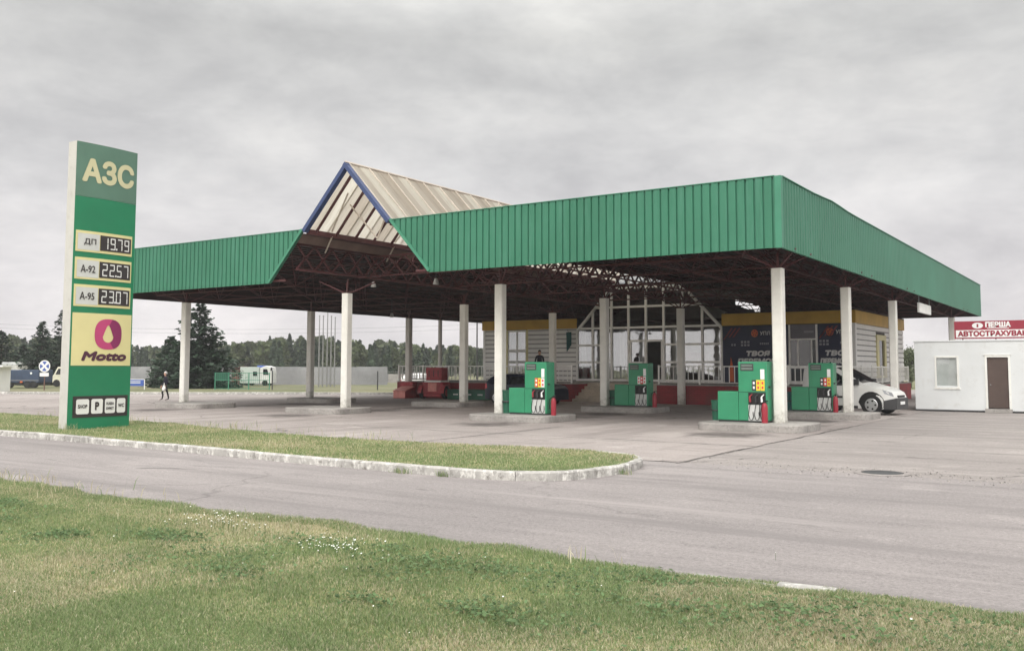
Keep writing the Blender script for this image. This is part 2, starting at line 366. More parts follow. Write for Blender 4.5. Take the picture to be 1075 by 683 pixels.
# ------------------------------------------------------------------ kerbed lawn island
KP = [(-110, 13.6), (-60, 13.1), (-40, 12.75), (-24, 12.55), (-17.9, 12.38), (-13, 12.08), (-9.9, 12.0), (-8.4, 12.05), (-7.55, 12.45), (-7.2, 13.2), (-7.12, 14.2), (-7.32, 15.2), (-7.95, 15.95), (-8.9, 16.3)]
KS = smooth_path(KP, 10)
def kerb(name, path, z0, z1, w, seg, mat, inner=1):
    mb = MB(); L = [0]
    for p, q in zip(path, path[1:]): L.append(L[-1]+math.dist(p, q))
    def at(s):
        for i in range(len(L)-1):
            if L[i+1] >= s:
                t = (s-L[i])/max(L[i+1]-L[i], 1e-9); p, q = path[i], path[i+1]
                d = Vector((q[0]-p[0], q[1]-p[1])).normalized(); return Vector((p[0]+(q[0]-p[0])*t, p[1]+(q[1]-p[1])*t)), Vector((-d.y, d.x))*inner
        return at(L[-1]-1e-6)
    s = 0; k = 0
    while s < L[-1]-.05:
        ln = seg(at(s)[0]); e = min(s+ln, L[-1]); n = max(2, int((e-s)/.3)); rows = []
        dz = random.uniform(-.012, .012); dn = random.uniform(-.012, .012)
        for j in range(n+1):
            p, nn = at(s+.006+(e-s-.012)*j/n); wv = .006*noise.noise((p.x*3, p.y*3, 1))
            P = lambda a, z: (p.x+nn.x*(a+dn), p.y+nn.y*(a+dn), z)
            c = .022+wv
            rows.append([P(-.004, z0), P(0, z1+dz-c), P(c, z1+dz+wv), P(w-c, z1+dz+wv), P(w, z1+dz-c), P(w, z0)])
        m = len(rows[0])
        for r, r2 in zip(rows, rows[1:]):
            for j in range(m-1): mb.quad(r[j], r[j+1], r2[j+1], r2[j])
        mb.quad(*rows[0]); mb.quad(*rows[-1][::-1])
        s = e; k += 1
    return mb.build(name, mat)
struct(kerb('kerb', KS, -.05, .135, .16, lambda p: 3.0 if p.x < -10.5 else .95, M['kerb']))
struct(kerb('kerb', [(-3.1, 7.46), (-2.6, 7.43), (-1.95, 7.47)], -.05, .05, .12, lambda p: .7, M['kerb'], -1))
def offset_in(path, d):
    out = []
    for i, p in enumerate(path):
        a = path[max(i-1, 0)]; b = path[min(i+1, len(path)-1)]; t = Vector((b[0]-a[0], b[1]-a[1])).normalized(); out.append((p[0]-t.y*d, p[1]+t.x*d))
    return out
ISL_NEAR = offset_in(KS, .1)
ISL_FAR = [(-9.2, 16.2), (-10.5, 16.1), (-13, 15.85), (-16.4, 15.8), (-20, 16.3), (-23.3, 17.1), (-26, 17.1), (-34, 17.3), (-60, 18.2), (-110, 19)]
ISL = ISL_NEAR+ISL_FAR
ia = np.array(ISL)
def inside(X, Y, P):
    r = np.zeros(len(X), bool); j = len(P)-1
    for i in range(len(P)):
        c = ((P[i, 1] > Y) != (P[j, 1] > Y)) & (X < (P[j, 0]-P[i, 0])*(Y-P[i, 1])/(P[j, 1]-P[i, 1]+1e-12)+P[i, 0]); r ^= c; j = i
    return r
mb = MB(); mb.quad(*[(x, y, .115) for x, y in ISL])
n = len(ISL)
for i in range(len(ISL_NEAR)-1, n-1): a, b = ISL[i], ISL[i+1]; mb.quad((a[0], a[1], .115), (b[0], b[1], .115), (b[0]+.05, b[1]+.5, -.005), (a[0]+.05, a[1]+.5, -.005))
struct(mb.build('island_lawn', M['soil']))
# foreground lawn
def lawn_z(x, y): return .02+.05*np.clip((7.45-y)/1.2, 0, 1)+.03*np.sin(x*.9+.4)*np.clip((7.4-y)/2, 0, 1)*np.cos(y*1.3)
def lawn_edge(x): return 7.48+.10*np.sin(x*.8+1)+.07*np.sin(x*2.3)+.05*np.sin(x*5.1+2)+np.clip(-(x+9)*.02, 0, .3)
mb = MB(); xs = np.linspace(-60, 40, 301)
rows = []
for x in xs:
    e = float(lawn_edge(x)); ys = [e, e-.15, e-.4]+[e-.4-.3*k for k in range(1, 22)]+[e-9, e-20, e-120]
    rows.append([(float(x), y, (float(lawn_z(x, y)) if k else -.01)) for k, y in enumerate(ys)])
for r, r2 in zip(rows, rows[1:]):
    for j in range(len(r)-1): mb.quad(r[j], r2[j], r2[j+1], r[j+1])
struct(mb.build('lawn', M['soil'], smooth=True))
# blades
def vnoise(x, y, sc, seed):
    g = np.random.default_rng(seed).random((64, 64)); X = x*sc+1000; Y = y*sc+1000
    i = np.floor(X).astype(int); j = np.floor(Y).astype(int); u = X-i; v = Y-j; u = u*u*(3-2*u); v = v*v*(3-2*v)
    G = lambda a, b: g[a % 64, b % 64]
    return (G(i, j)*(1-u)+G(i+1, j)*u)*(1-v)+(G(i, j+1)*(1-u)+G(i+1, j+1)*u)*v
def mesh_np(name, V, F, mat, tint=None, smooth=False):
    """V (n,3); F list of (array (m,k))"""
    me = bpy.data.meshes.new(name); me.vertices.add(len(V)); me.vertices.foreach_set('co', np.ascontiguousarray(V, np.float32).ravel())
    tot = sum(f.size for f in F); npoly = sum(len(f) for f in F)
    me.loops.add(tot); me.polygons.add(npoly)
    me.loops.foreach_set('vertex_index', np.concatenate([f.ravel() for f in F]).astype(np.int32))
    st = []; o = 0
    for f in F: st.append(o+np.arange(len(f))*f.shape[1]); o += f.size
    me.polygons.foreach_set('loop_start', np.concatenate(st).astype(np.int32))
    me.update(calc_edges=True); me.materials.append(mat)
    if tint is not None:
        at = me.attributes.new('tint', 'FLOAT_COLOR', 'POINT'); at.data.foreach_set('color', np.ascontiguousarray(np.hstack([tint, np.ones((len(tint), 1))]), np.float32).ravel())
    if smooth: me.polygons.foreach_set('use_smooth', np.ones(npoly, bool))
    me.validate(); o = bpy.data.objects.new(name, me); COL.objects.link(o); return o
GREEN = np.array([[.215, .290, .125], [.275, .338, .165], [.170, .248, .105], [.330, .372, .215]]); DRY = np.array([[.53, .48, .33], [.45, .40, .27], [.60, .55, .41]])
def blades(name, x, y, z, hgt, wid, dry, seed):
    rg = np.random.default_rng(seed); n = len(x)
    a = rg.uniform(0, 2*PI, n); lean = rg.uniform(.1, .9, n)*hgt; b = a+rg.normal(0, .9, n)+PI/2
    dx, dy = np.cos(a)*wid/2, np.sin(a)*wid/2; lx, ly = np.cos(b)*lean, np.sin(b)*lean
    V = np.zeros((n, 5, 3))
    V[:, 0] = np.stack([x-dx, y-dy, z-.01], 1); V[:, 1] = np.stack([x+dx, y+dy, z-.01], 1)
    V[:, 2] = np.stack([x+dx*.8+lx*.35, y+dy*.8+ly*.35, z+hgt*.6], 1); V[:, 3] = np.stack([x-dx*.8+lx*.35, y-dy*.8+ly*.35, z+hgt*.6], 1)
    V[:, 4] = np.stack([x+lx, y+ly, z+hgt*.95], 1)
    k = np.arange(n)[:, None]*5
    isdry = rg.random(n) < dry
    C = np.where(isdry[:, None], DRY[rg.integers(0, 3, n)], GREEN[rg.integers(0, 4, n)])*rg.uniform(.75, 1.25, n)[:, None]
    C = C*(.90+.20*vnoise(x, y, .8, seed+5))[:, None]
    return mesh_np(name, V.reshape(-1, 3), [k+np.array([[0, 1, 2, 3]]), k+np.array([[3, 2, 4]])], M['blade'], np.repeat(C, 5, 0))
def lawn_blades(n, x0, x1, y0, seed, name):
    rg = np.random.default_rng(seed); d = rg.uniform(4.7, 17, n)**1.0; q = rg.uniform(-.70, .70, n)*d; x = -.5547*d+.832*q; y = .832*d+.5547*q
    if x1 > x0+1: x = np.concatenate([x, rg.uniform(-3.5, 7, n//3), rg.uniform(-9, -3, n//10)]); y = np.concatenate([y, rg.uniform(2.6, 7.6, n//3), rg.uniform(1.8, 4.2, n//10)])
    k = y < lawn_edge(x)+.03; x, y = x[k], y[k]; e = lawn_edge(x); n = len(x)
    pat = vnoise(x, y, .55, 1)*.6+vnoise(x, y, 1.7, 2)*.4; p2 = vnoise(x, y, 3.1, 3)
    keep = rg.random(n) < np.clip(.35+1.6*(1-pat)*.9+.3*p2, .25, 1); near_edge = (e-y) < .35
    keep |= near_edge; x, y, pat, p2, near_edge = x[keep], y[keep], pat[keep], p2[keep], near_edge[keep]
    hgt = rg.uniform(.012, .032, len(x))*(.7+.9*p2)*np.where(near_edge, 1.5, 1)
    dry = np.clip(.16+1.7*(pat-.47), .06, .80)*np.where(near_edge, .45, 1)
    o = blades(name, x, y, lawn_z(x, y), hgt, rg.uniform(.003, .0075, len(x)), dry, seed); struct(o, 'stuff'); return o
tag(lawn_blades(1150000, -19.5, 3.2, 3.9, 21, 'grass'), 'patchy mown grass filling the near verge', 'grass')
rg = np.random.default_rng(5); n = 260000
x = -7-(rg.random(n)**1.5)*42; y = rg.uniform(11.9, 18.2, n); k = inside(x, y, ia); x, y = x[k], y[k]
pat = vnoise(x, y, .45, 11)*.6+vnoise(x, y, 1.4, 12)*.4; p2 = vnoise(x, y, 2.2, 13)
o = blades('grass', x, y, np.full(len(x), .115), rg.uniform(.018, .05, len(x))*(.6+p2), rg.uniform(.006, .014, len(x)), np.clip(.22+1.5*(pat-.42), .1, .8), 22)
tag(struct(o, 'stuff'), 'dry yellowish grass on the kerbed island under the price pylon', 'grass')
# taller seed stems and weeds
def stems(name, label, spots, seed, hmin, hmax, dry, zf):
    rg = np.random.default_rng(seed); X = []; Y = []
    for cx, cy, s, k in spots: X.append(rg.normal(cx, s, k)); Y.append(rg.normal(cy, s*.6, k))
    x = np.concatenate(X); y = np.concatenate(Y); h = rg.uniform(hmin, hmax, len(x))
    o = blades(name, x, y, zf(x, y), h, np.full(len(x), .010), np.full(len(x), dry), seed); tag(struct(o, 'stuff'), label, 'weeds'); return o
stems('weeds', 'tall dry reddish stems at the near grass edge', [(-14.9, 7.45, .35, 150), (-14.2, 7.5, .5, 90), (-12.4, 7.4, .5, 50), (-11, 7.4, 1, 20), (-4.1, 7.4, .2, 12)], 31, .07, .20, .8, lawn_z)
stems('weeds', 'wispy weeds along the back of the kerbed grass island', [(-25.3, 16.6, .8, 160), (-29, 17, 1.5, 120), (-20.6, 16.2, 1, 200), (-22.8, 13.7, .15, 60), (-15, 15.6, 1.5, 120), (-24.2, 13.3, .3, 90)], 32, .09, .24, .55, lambda x, y: np.full(len(x), .11))
stems('weeds', 'green tufts sprouting from the kerb joints', [(-9.35, 11.98, .07, 60), (-10.2, 11.98, .09, 80), (-7.02, 13.9, .06, 40)], 33, .05, .14, .1, lambda x, y: np.full(len(x), -.01))
# broad-leaf weeds (clover, plantain) lying in the lawn
def rosettes(n, seed):
    rg = np.random.default_rng(seed); cx = []; cy = []
    for _ in range(34):
        a, b, s, k = rg.uniform(-12, .5), rg.uniform(4.6, 7.0), rg.uniform(.12, .45), rg.integers(30, 110); cx.append(rg.normal(a, s, int(k*1.6))); cy.append(rg.normal(b, s*.6, int(k*1.6)))
    for a, b, s, k in ((-5.1, 6.35, .5, 320), (-4.3, 6.5, .45, 260), (-8.1, 5.8, .3, 160), (-3.1, 6.9, .3, 130), (-3.7, 5.3, .3, 150)): cx.append(rg.normal(a, s, k)); cy.append(rg.normal(b, s*.45, k))
    x = np.concatenate(cx); y = np.concatenate(cy); k = y < 7.35; x, y = x[k], y[k]; n = len(x); z = lawn_z(x, y)+rg.uniform(.015, .06, n); r = rg.uniform(.007, .017, n); a = rg.uniform(0, 2*PI, n)
    V = np.zeros((n, 6, 3))
    for i in range(6): V[:, i] = np.stack([x+r*(1 if i % 3 else 1.5)*np.cos(a+i*PI/3), y+r*(1 if i % 3 else 1.5)*np.sin(a+i*PI/3), z+rg.normal(0, .007, n)], 1)
    C = np.array([[.120, .190, .085]])*rg.uniform(.7, 1.6, n)[:, None]+np.array([[.03, .03, .02]])*rg.random(n)[:, None]
    o = mesh_np('clover', V.reshape(-1, 3), [np.arange(n)[:, None]*6+np.arange(6)[None]], M['blade'], np.repeat(C, 6, 0)); tag(struct(o, 'stuff'), 'bluish clover and plantain leaves in the near lawn', 'clover')
rosettes(0, 41)
def flowers(label, cx, cy, sx, sy, n, seed, hm=.16):
    rg = np.random.default_rng(seed); x = rg.normal(cx, sx, n); y = rg.normal(cy, sy, n); z = lawn_z(x, y); hh = rg.uniform(.06, hm, n)
    mb = MB(); mb.cur = 0
    for i in range(n):
        r = rg.uniform(.004, .009); t0 = rg.uniform(-.5, .5); p = Vector((x[i], y[i], z[i]+hh[i]))
        mb.cur = 0; mb.add([p+Vector((r*math.cos(k*PI/3), r*math.sin(k*PI/3)*.9, r*.4*math.sin(k*PI/3+t0))) for k in range(6)]+[p+Vector((0, 0, r*.5))], [(k, (k+1) % 6, 6) for k in range(6)])
        mb.cur = 1; mb.cyl((x[i]+rg.normal(0, .015), y[i], z[i]), p, .0016, n=3, caps=False)
    o = mb.build('wildflowers', [M['petal'], paint('flower stem', (.08, .14, .04), .7)]); tag(struct(o, 'stuff'), label, 'wildflowers')
flowers('small white flowers scattered in the grass below the road edge', -7.95, 6.5, .27, .17, 80, 51)
flowers('white flower clump beside a dry bare patch of lawn', -6.05, 6.2, .24, .17, 80, 52)
flowers('stray white flowers dotted thinly over the lawn', -5.6, 5.5, 3.2, .8, 26, 53, .08)
# ------------------------------------------------------------------ price pylon (face looks along +X)
PX, PY0, PY1, PZ0, PZ1 = -23.03, 13.73, 15.53, .10, 7.73
py = thing('price_pylon', 'tall green and white fuel price pylon standing on the kerbed grass', 'price sign', (PX, PY0, 0))
PW = PY1-PY0
def pf(off=0.0):
    return lambda u, v: (.055*(1-(2*u/PW-1)**2)+off, u, v)
mb = MB(); mb.prism([(-.37, 0), (0, 0)]+[(pf(-.004)(PW*i/10, 0)[0], PW*i/10) for i in range(11)][1:-1]+[(0, PW), (-.37, PW)], lambda a, b, d: (a, b, d), PZ0, PZ1)
mb.build('cabinet', paint('pylon side paint', (.50, .49, .47), .5, .06, 1.5, dirt=(.40, .385, .36)), py)
def panel(name, u0, u1, v0, v1, off, mat, parent=py, n=10, rad=0):
    f = pf(off); g = pf(off-.006); mb = MB()
    us = [u0+(u1-u0)*i/n for i in range(n+1)]
    for a, b in zip(us, us[1:]):
        mb.quad(f(a, v0), f(b, v0), f(b, v1), f(a, v1))
        mb.quad(f(a, v1), f(b, v1), g(b, v1), g(a, v1)); mb.quad(g(a, v0), g(b, v0), f(b, v0), f(a, v0))
    mb.quad(g(u0, v0), f(u0, v0), f(u0, v1), g(u0, v1)); mb.quad(f(u1, v0), g(u1, v0), g(u1, v1), f(u1, v1))
    return mb.build(name, mat, parent)
def rpanel(name, u0, u1, v0, v1, off, mat, parent, r=.05):
    f = pf(off); pts = []
    for cx, cy, a0 in ((u1-r, v1-r, 0), (u0+r, v1-r, PI/2), (u0+r, v0+r, PI), (u1-r, v0+r, 1.5*PI)):
        pts += [(cx+r*math.cos(a0+k*PI/8), cy+r*math.sin(a0+k*PI/8)) for k in range(5)]
    mb = MB(); mb.quad(*[f(a, b) for a, b in pts]); return mb.build(name, mat, parent)
panel('green_panel', .0, PW, PZ0+.0, 6.262, .008, M['pylon_green'])
p = panel('top_panel', .0, PW, 6.268, PZ1-.01, .010, M['pylon_top'])
mb = MB(); lettering(mb, 'АЗС', .16, 1.70, 6.66, 7.32, pf(.016), .045); mb.build('lettering', M['pricelet'], p)
for (v0, v1), lab, num in (((4.79, 5.35), 'ДП', '19.79'), ((4.06, 4.64), 'А-92', '22.57'), ((3.34, 3.92), 'А-95', '23.07')):
    pr = panel('price_board', .05, 1.70, v0, v1, .020, M['yellowpale'])
    rpanel('fuel_label', .10, .70, v0+.05, v1-.07, .028, M['lightpanel'], pr, .01)
    pr2 = panel('display', .72, 1.66, v0+.07, v1-.08, .030, M['ink'], pr)
    mb = MB(); lettering(mb, lab, .27 if len(lab) < 3 else .2, .60, v0+.18, v1-.20, pf(.032), .015); mb.build('lettering', M['ink'], pr)
    mb = MB(); u = .80
    for ch in num:
        if ch == '.': f = pf(.034); mb.quad(f(u-.045, v0+.12), f(u-.005, v0+.12), f(u-.005, v0+.17), f(u-.045, v0+.17)); continue
        seven(mb, ch, u, u+.15, v0+.12, v1-.13, pf(.034)); u += .215
    mb.build('digits', M['letters'], pr)
mp = panel('brand_panel', .04, 1.76, 1.78, 3.17, .020, M['yellowpale'])
f = pf(.027); mb = MB(); cu, cv = 1.05, 2.62
def ring_pt(a, R):   # rounded, slightly square ring
    c, s_ = math.cos(a), math.sin(a); k = (abs(c)**2.6+abs(s_)**2.6)**(-1/2.6); return (cu+R*k*c, cv+R*1.02*k*s_)
def drop_pt(a):
    c, s_ = math.cos(a), math.sin(a); r = .155
    return (cu-.01+r*c*(1-.45*max(s_, 0)**1.0), cv-.07+(r*s_ if s_ < 0 else r*2.0*s_**1.25))
N = 48
for i in range(N):
    a, b = 2*PI*i/N, 2*PI*(i+1)/N; mid = (a+b)/2
    mb.cur = 1 if (mid < PI*.42 or mid > PI*1.62) else 0
    mb.quad(f(*ring_pt(a, .40)), f(*ring_pt(b, .40)), f(*drop_pt(b)), f(*drop_pt(a)))
mb.build('emblem', [M['magenta'], M['plum']], mp)
mb = MB(); lettering(mb, 'Motto', .30, 1.62, 1.90, 2.16, pf(.027), .075, .22); mb.build('lettering', M['wine'], mp)
st = panel('service_strip', .13, 1.72, .42, .98, .020, M['ink'])
for (u0, u1), tx in zip(((.21, .56), (.62, .95), (1.01, 1.32), (1.37, 1.64)), (('SHOP',), ('P',), ('КАВА', 'БУФЕТ'), ('WC',))):
    q = rpanel('service_tile', u0, u1, .51, .90, .028, M['letters'], st, .05); mb = MB(); c = (u0+u1)/2; w = u1-u0
    for k, s_ in enumerate(tx):
        if tx == ('P',): lettering(mb, s_, c-.06, c+.06, .60, .82, pf(.032), .05)
        elif len(tx) == 1: lettering(mb, s_, c-w*.36, c+w*.36, .66, .76, pf(.032), .03)
        else: lettering(mb, s_, c-w*.36, c+w*.36, (.73, .60)[k], (.81, .68)[k], pf(.032), .03)
    mb.build('lettering', M['ink'], q)
MB().box(-.30, -.07, .15, PW-.15, 0, PZ0).build('base', M['concrete'], py)
# ------------------------------------------------------------------ canopy
XL, XR, YF, YB, ZB, ZT = -39.06, -7.585, 24.23, 63.6, 4.936, 6.85
GC, ZA, GS = -23.43, 9.124, 1.0735
gx = lambda z: (ZA-z)/GS          # half width of the gable at height z
can = thing('filling_station_canopy', 'large flat filling station canopy with green fascia and a glazed gable', 'canopy')
def corrug(name, length, fn, zb, zt, mat, period=.25, groove=.058, depth=.05, parent=can):
    """vertical ribbed sheet; fn(s, d, z): s along, d outward"""
    mb = MB(); prof = []; s = 0
    while s < length-.02:
        e = min(s+period, length)
        prof += [(s, 0), (max(s, e-groove), 0)]
        if e-s > groove: prof += [(e-groove*.72, -depth), (e-groove*.28, -depth)]
        s = e
    prof.append((length, 0))
    for (a, d), (b, d2) in zip(prof, prof[1:]):
        if b-a < 1e-6: continue
        za0, za1, zb0, zb1 = zb(a), zt(a), zb(b), zt(b)
        if za1-za0 < .005 and zb1-zb0 < .005: continue
        mb.quad(fn(a, d, za0), fn(b, d2, zb0), fn(b, d2, zb1), fn(a, d, za1))
        mb.cur = 1; mb.quad(fn(a, -.08, za0), fn(a, -.08, za1), fn(b, -.08, zb1), fn(b, -.08, zb0)); mb.cur = 0
        mb.quad(fn(a, d, za0), fn(a, -.08, za0), fn(b, -.08, zb0), fn(b, d2, zb0)); mb.quad(fn(a, d, za1), fn(b, d2, zb1), fn(b, -.08, zb1), fn(a, -.08, za1))
    for q in (prof[0], prof[-1]): mb.quad(fn(q[0], 0, zb(q[0])), fn(q[0], 0, zt(q[0])), fn(q[0], -.08, zt(q[0])), fn(q[0], -.08, zb(q[0])))
    return mb.build(name, [mat, M['deck']], parent)
jig = lambda s, k: .012*noise.noise((s*.9, k, 0))
bot = lambda x: max(ZB, ZA-GS*abs(x-GC))
corrug('fascia', GC-gx(ZT)-XL, lambda s, d, z: (XL+s, YF-d, z), lambda s: min(bot(XL+s), ZT-.001), lambda s: ZT+jig(s, 1), M['green'])
corrug('fascia', XR-(GC+gx(ZT)), lambda s, d, z: (XR-s, YF-d, z), lambda s: min(bot(XR-s), ZT-.001), lambda s: ZT+jig(s, 2), M['green'])
hump = lambda s: .07*math.exp(-((s-5.2)/1.3)**2)
corrug('fascia', YB-YF-.10, lambda s, d, z: (XR-.02+d, YF+.05+s, z), lambda s: ZB+jig(s, 3), lambda s: ZT+jig(s, 4)+hump(s), M['green'])
corrug('fascia', YB-YF-.10, lambda s, d, z: (XL+.02-d, YF+.05+s, z), lambda s: ZB, lambda s: ZT, M['green'])
HA, HB = -23.3, -21.5     # a torn panel in the back fascia lets the sky through
jagz = lambda x, k: 6.42-.62*(x-HA)/(HB-HA)+.22*noise.noise((x*5.1, k, 0))
back = lambda x0: (lambda s, d, z: (x0+s, YB+d, z))
corrug('fascia', HA-XL-.05, back(XL+.05), lambda s: ZB, lambda s: ZT, M['green'])
corrug('fascia', XR-.05-HB, back(HB), lambda s: ZB, lambda s: ZT, M['green'])
corrug('fascia', HB-HA, back(HA), lambda s: ZB, lambda s: jagz(HA+s, 1)-.22, M['green'])
corrug('fascia', HB-HA, back(HA), lambda s: min(ZT-.05, jagz(HA+s, 7)+.20), lambda s: ZT, M['green'])
mb = MB()   # corner strip and slim capping
mb.box(XR-.16, XR+.012, YF-.012, YF+.16, ZB-.01, ZT+.012); mb.box(XL-.012, XL+.16, YF-.012, YF+.16, ZB-.01, ZT+.012)
for a, b in ((XL+.17, GC-gx(ZT)-.0), (GC+gx(ZT), XR-.17)): mb.box(a, b, YF-.02, YF+.09, ZT+.008, ZT+.03)
for k in range(40):
    a = YF+.17+(YB-YF-.2)*k/40; b = YF+.17+(YB-YF-.2)*(k+1)/40; za, zb_ = ZT+.012+hump(a-YF)+.0, ZT+.012+hump(b-YF)
    mb.add([(XR-.11, a, za), (XR+.01, a, za), (XR+.01, b, zb_), (XR-.11, b, zb_), (XR-.11, a, za+.022), (XR+.01, a, za+.022), (XR+.01, b, zb_+.022), (XR-.11, b, zb_+.022)],
           [(0, 1, 2, 3), (4, 5, 6, 7), (0, 1, 5, 4), (1, 2, 6, 5), (2, 3, 7, 6), (3, 0, 4, 7)])
build_each(mb, 'capping', M['green_edge'], can)
def slope_bar(mb, side, z0, z1, w, y0, y1, inn=0):
    """bar following the gable line, width measured inward (down) from it"""
    nrm = math.hypot(1, GS); P = lambda z, k: (GC+side*(gx(z)-k*GS/nrm), z-k/nrm)
    a, b = P(z0, inn), P(z1, inn); c, d = P(z1, inn+w), P(z0, inn+w)
    mb.add([(q[0], y, q[1]) for y in (y0, y1) for q in (a, b, c, d)], [(0, 1, 2, 3), (4, 7, 6, 5), (0, 4, 5, 1), (1, 5, 6, 2), (2, 6, 7, 3), (3, 7, 4, 0)])
for s_ in (-1, 1):
    mb = MB(); slope_bar(mb, s_, ZB+.02, ZT-.02, .10, YF-.035, YF+.10, -.10); mb.build('gable_edging', M['green_edge'], can)
    mb = MB(); slope_bar(mb, s_, ZT-.01, ZA+.02, .15, YF-.05-.006*(s_ > 0), YF+.16+.006*(s_ > 0), -.02-.004*(s_ > 0)); mb.build('gable_trim', M['blue'], can)
YG = 49.2
for s_ in (-1, 1):   # translucent slopes in lapped sheets
    mb = MB(); y = YF+.16; k = 0
    while y < YG-.1:
        e = min(y+.53, YG); mb.cur = (0, 1, 0, 2)[k % 4]; dz = .012*(k % 2)
        P = lambda z, yy, o: (GC+s_*(gx(z)+o*.7), yy, z+o*.7)
        mb.quad(P(ZT+.02, y, dz), P(ZT+.02, e+.03, dz), P(ZA-.02, e+.03, dz), P(ZA-.02, y, dz)); y = e; k += 1
    mb.build('skylight_sheet', [M['sheet'], M['sheet_new'], M['sheet_old']], can)
    mb = MB(); y = YF+.16
    while y < YG:
        mb.box(0, 0, 0, 0, 0, 0) if False else None
        a = (GC+s_*(gx(ZT+.02)+.03), y, ZT+.05); b = (GC+s_*.03, y, ZA+.01); mb.cyl(a, b, .028, n=4); y += 1.06
    mb.build('batten', M['lightsteel'], can)
    mb = MB(); y = YF+.55
    while y < YG:
        a = (GC+s_*(gx(ZT)-.10), y, ZT-.06); b = (GC+s_*.05, y, ZA-.13); mb.cyl(a, b, .055, n=4); y += 1.06
    mb.cyl((GC+s_*(gx(ZT)-.06), YF+.2, ZT-.05), (GC+s_*(gx(ZT)-.06), YG, ZT-.05), .13, n=4)
    mb.build('rafter', M['maroon'], can)
    mb = MB(); P = lambda z, o: (GC+s_*(gx(z)+o), z)   # sheeting that carries the slope down beside the opening
    a, b, c, d = P(ZT-.12, .0), P(6.42, .0), P(6.42, .04), P(ZT-.12, .04)
    mb.add([(q[0], y, q[1]) for y in (YF+.13, YG-.1) for q in (a, b, c, d)], [(0, 1, 2, 3), (4, 7, 6, 5), (0, 4, 5, 1), (1, 5, 6, 2), (2, 6, 7, 3), (3, 7, 4, 0)])
    mb.build('skirt_sheet', paint('brown skirt sheet', (.15, .10, .085), .7, .2), can)
mb = MB(); mb.cyl((GC, YF-.03, ZA+.03), (GC, YG, ZA+.03), .05, n=6); mb.build('ridge_cap', M['lightsteel'], can)
mb = MB()   # pale tie rods inside the first bays of the gable
for y in (25.6, 29.2):
    for a, b in (((GC-gx(8.0), y, 7.9), (GC+.35, y, 6.5)), ((GC+gx(8.3), y+.4, 8.2), (GC+.35, y, 6.5)), ((GC+gx(7.0), y, 7.0), (GC+.95, y+.3, 6.35)), ((GC-gx(7.0), y, 6.95), (GC-.6, y-.6, 8.2)), ((GC-gx(6.9)+.1, y, 6.75), (GC-gx(6.3), y+.3, 6.2))): mb.cyl(a, b, .032, n=5)
build_each(mb, 'tie_rod', M['lightsteel'], can)
# roof deck (two halves) with ribs
for a, b in ((XL+.1, GC-gx(ZT)-.03), (GC+gx(ZT)+.03, XR-.1)):
    mb = MB(); n = int((b-a)/.5)
    mb.box(a, b, YF+.09, YB-.09, ZT-.15, ZT-.12)
    for i in range(n): x0 = a+(b-a)*(i+.4)/n; mb.box(x0, x0+.12, YF+.1, YB-.1, ZT-.20, ZT-.152)
    mb.build('roof_deck', M['deck'], can)
mb = MB(); mb.box(GC-gx(ZT)-.03, GC+gx(ZT)+.03, YG+.1, YB-.1, ZT-.2, ZT-.13); mb.build('roof_deck', M['deck'], can)
# space frame, one part for each side of the gable
ZLO, ZUP = 5.03, 6.5
def frame(x0, x1, nx):
    mb = MB(); ny = 11; y0, y1 = YF+.35, YB-.35; dx = (x1-x0)/nx; dy = (y1-y0)/ny
    top = [[(x0+dx*i, y0+dy*j, ZUP) for j in range(ny+1)] for i in range(nx+1)]
    low = [[(x0+dx*(i+.5), y0+dy*(j+.5), ZLO) for j in range(ny)] for i in range(nx)]
    for i in range(nx+1): mb.cyl(top[i][0], top[i][-1], .036, n=4)
    for j in range(ny+1): mb.cyl(top[0][j], top[-1][j], .036, n=4)
    for i in range(nx): mb.cyl(low[i][0], low[i][-1], .036, n=4)
    for j in range(ny): mb.cyl(low[0][j], low[-1][j], .036, n=4)
    for i in range(nx):
        for j in range(ny):
            for a in (0, 1):
                for b in (0, 1): mb.cyl(low[i][j], top[i+a][j+b], .022, n=4, caps=False)
    # perimeter strut line hung just inside the fascia
    for yy in (y0-.15,): mb.cyl((x0, yy, ZB+.1), (x1, yy, ZB+.1), .05, n=4)
    return mb.build('space_frame', M['maroon'], can)
frame(XL+.3, GC-gx(5.75)-.05, 4); frame(GC+gx(5.75)+.05, XR-.3, 4)
def lattice(mb, p, q, z0, z1, step, r=.045):
    """vertical X-lattice truss from p to q"""
    p, q = Vector(p), Vector(q); L = (q-p).length; n = max(1, round(L/step))
    for z in (z0, z1): mb.cyl((p.x, p.y, z), (q.x, q.y, z), r*1.3, n=4)
    for i in range(n):
        a = p.lerp(q, i/n); b = p.lerp(q, (i+1)/n)
        mb.cyl((a.x, a.y, z0), (b.x, b.y, z1), r, n=4, caps=False); mb.cyl((a.x, a.y, z1), (b.x, b.y, z0), r, n=4, caps=False)
for s_ in (-1, 1):
    mb = MB(); lattice(mb, (GC+s_*(gx(6.1)+.05), YF+.4, 0), (GC+s_*(gx(6.1)+.05), YG-.3, 0), 5.45, 6.42, .95, .045); mb.build('gable_truss', M['maroon'], can)
for y in (28.6, 34.4, 40.2, 46.0):
    mb = MB(); lattice(mb, (GC-gx(6.1)+.1, y, 0), (GC+gx(6.1)-.1, y, 0), 5.5, 6.3, .85, .035); mb.build('cross_truss', M['maroon'], can)
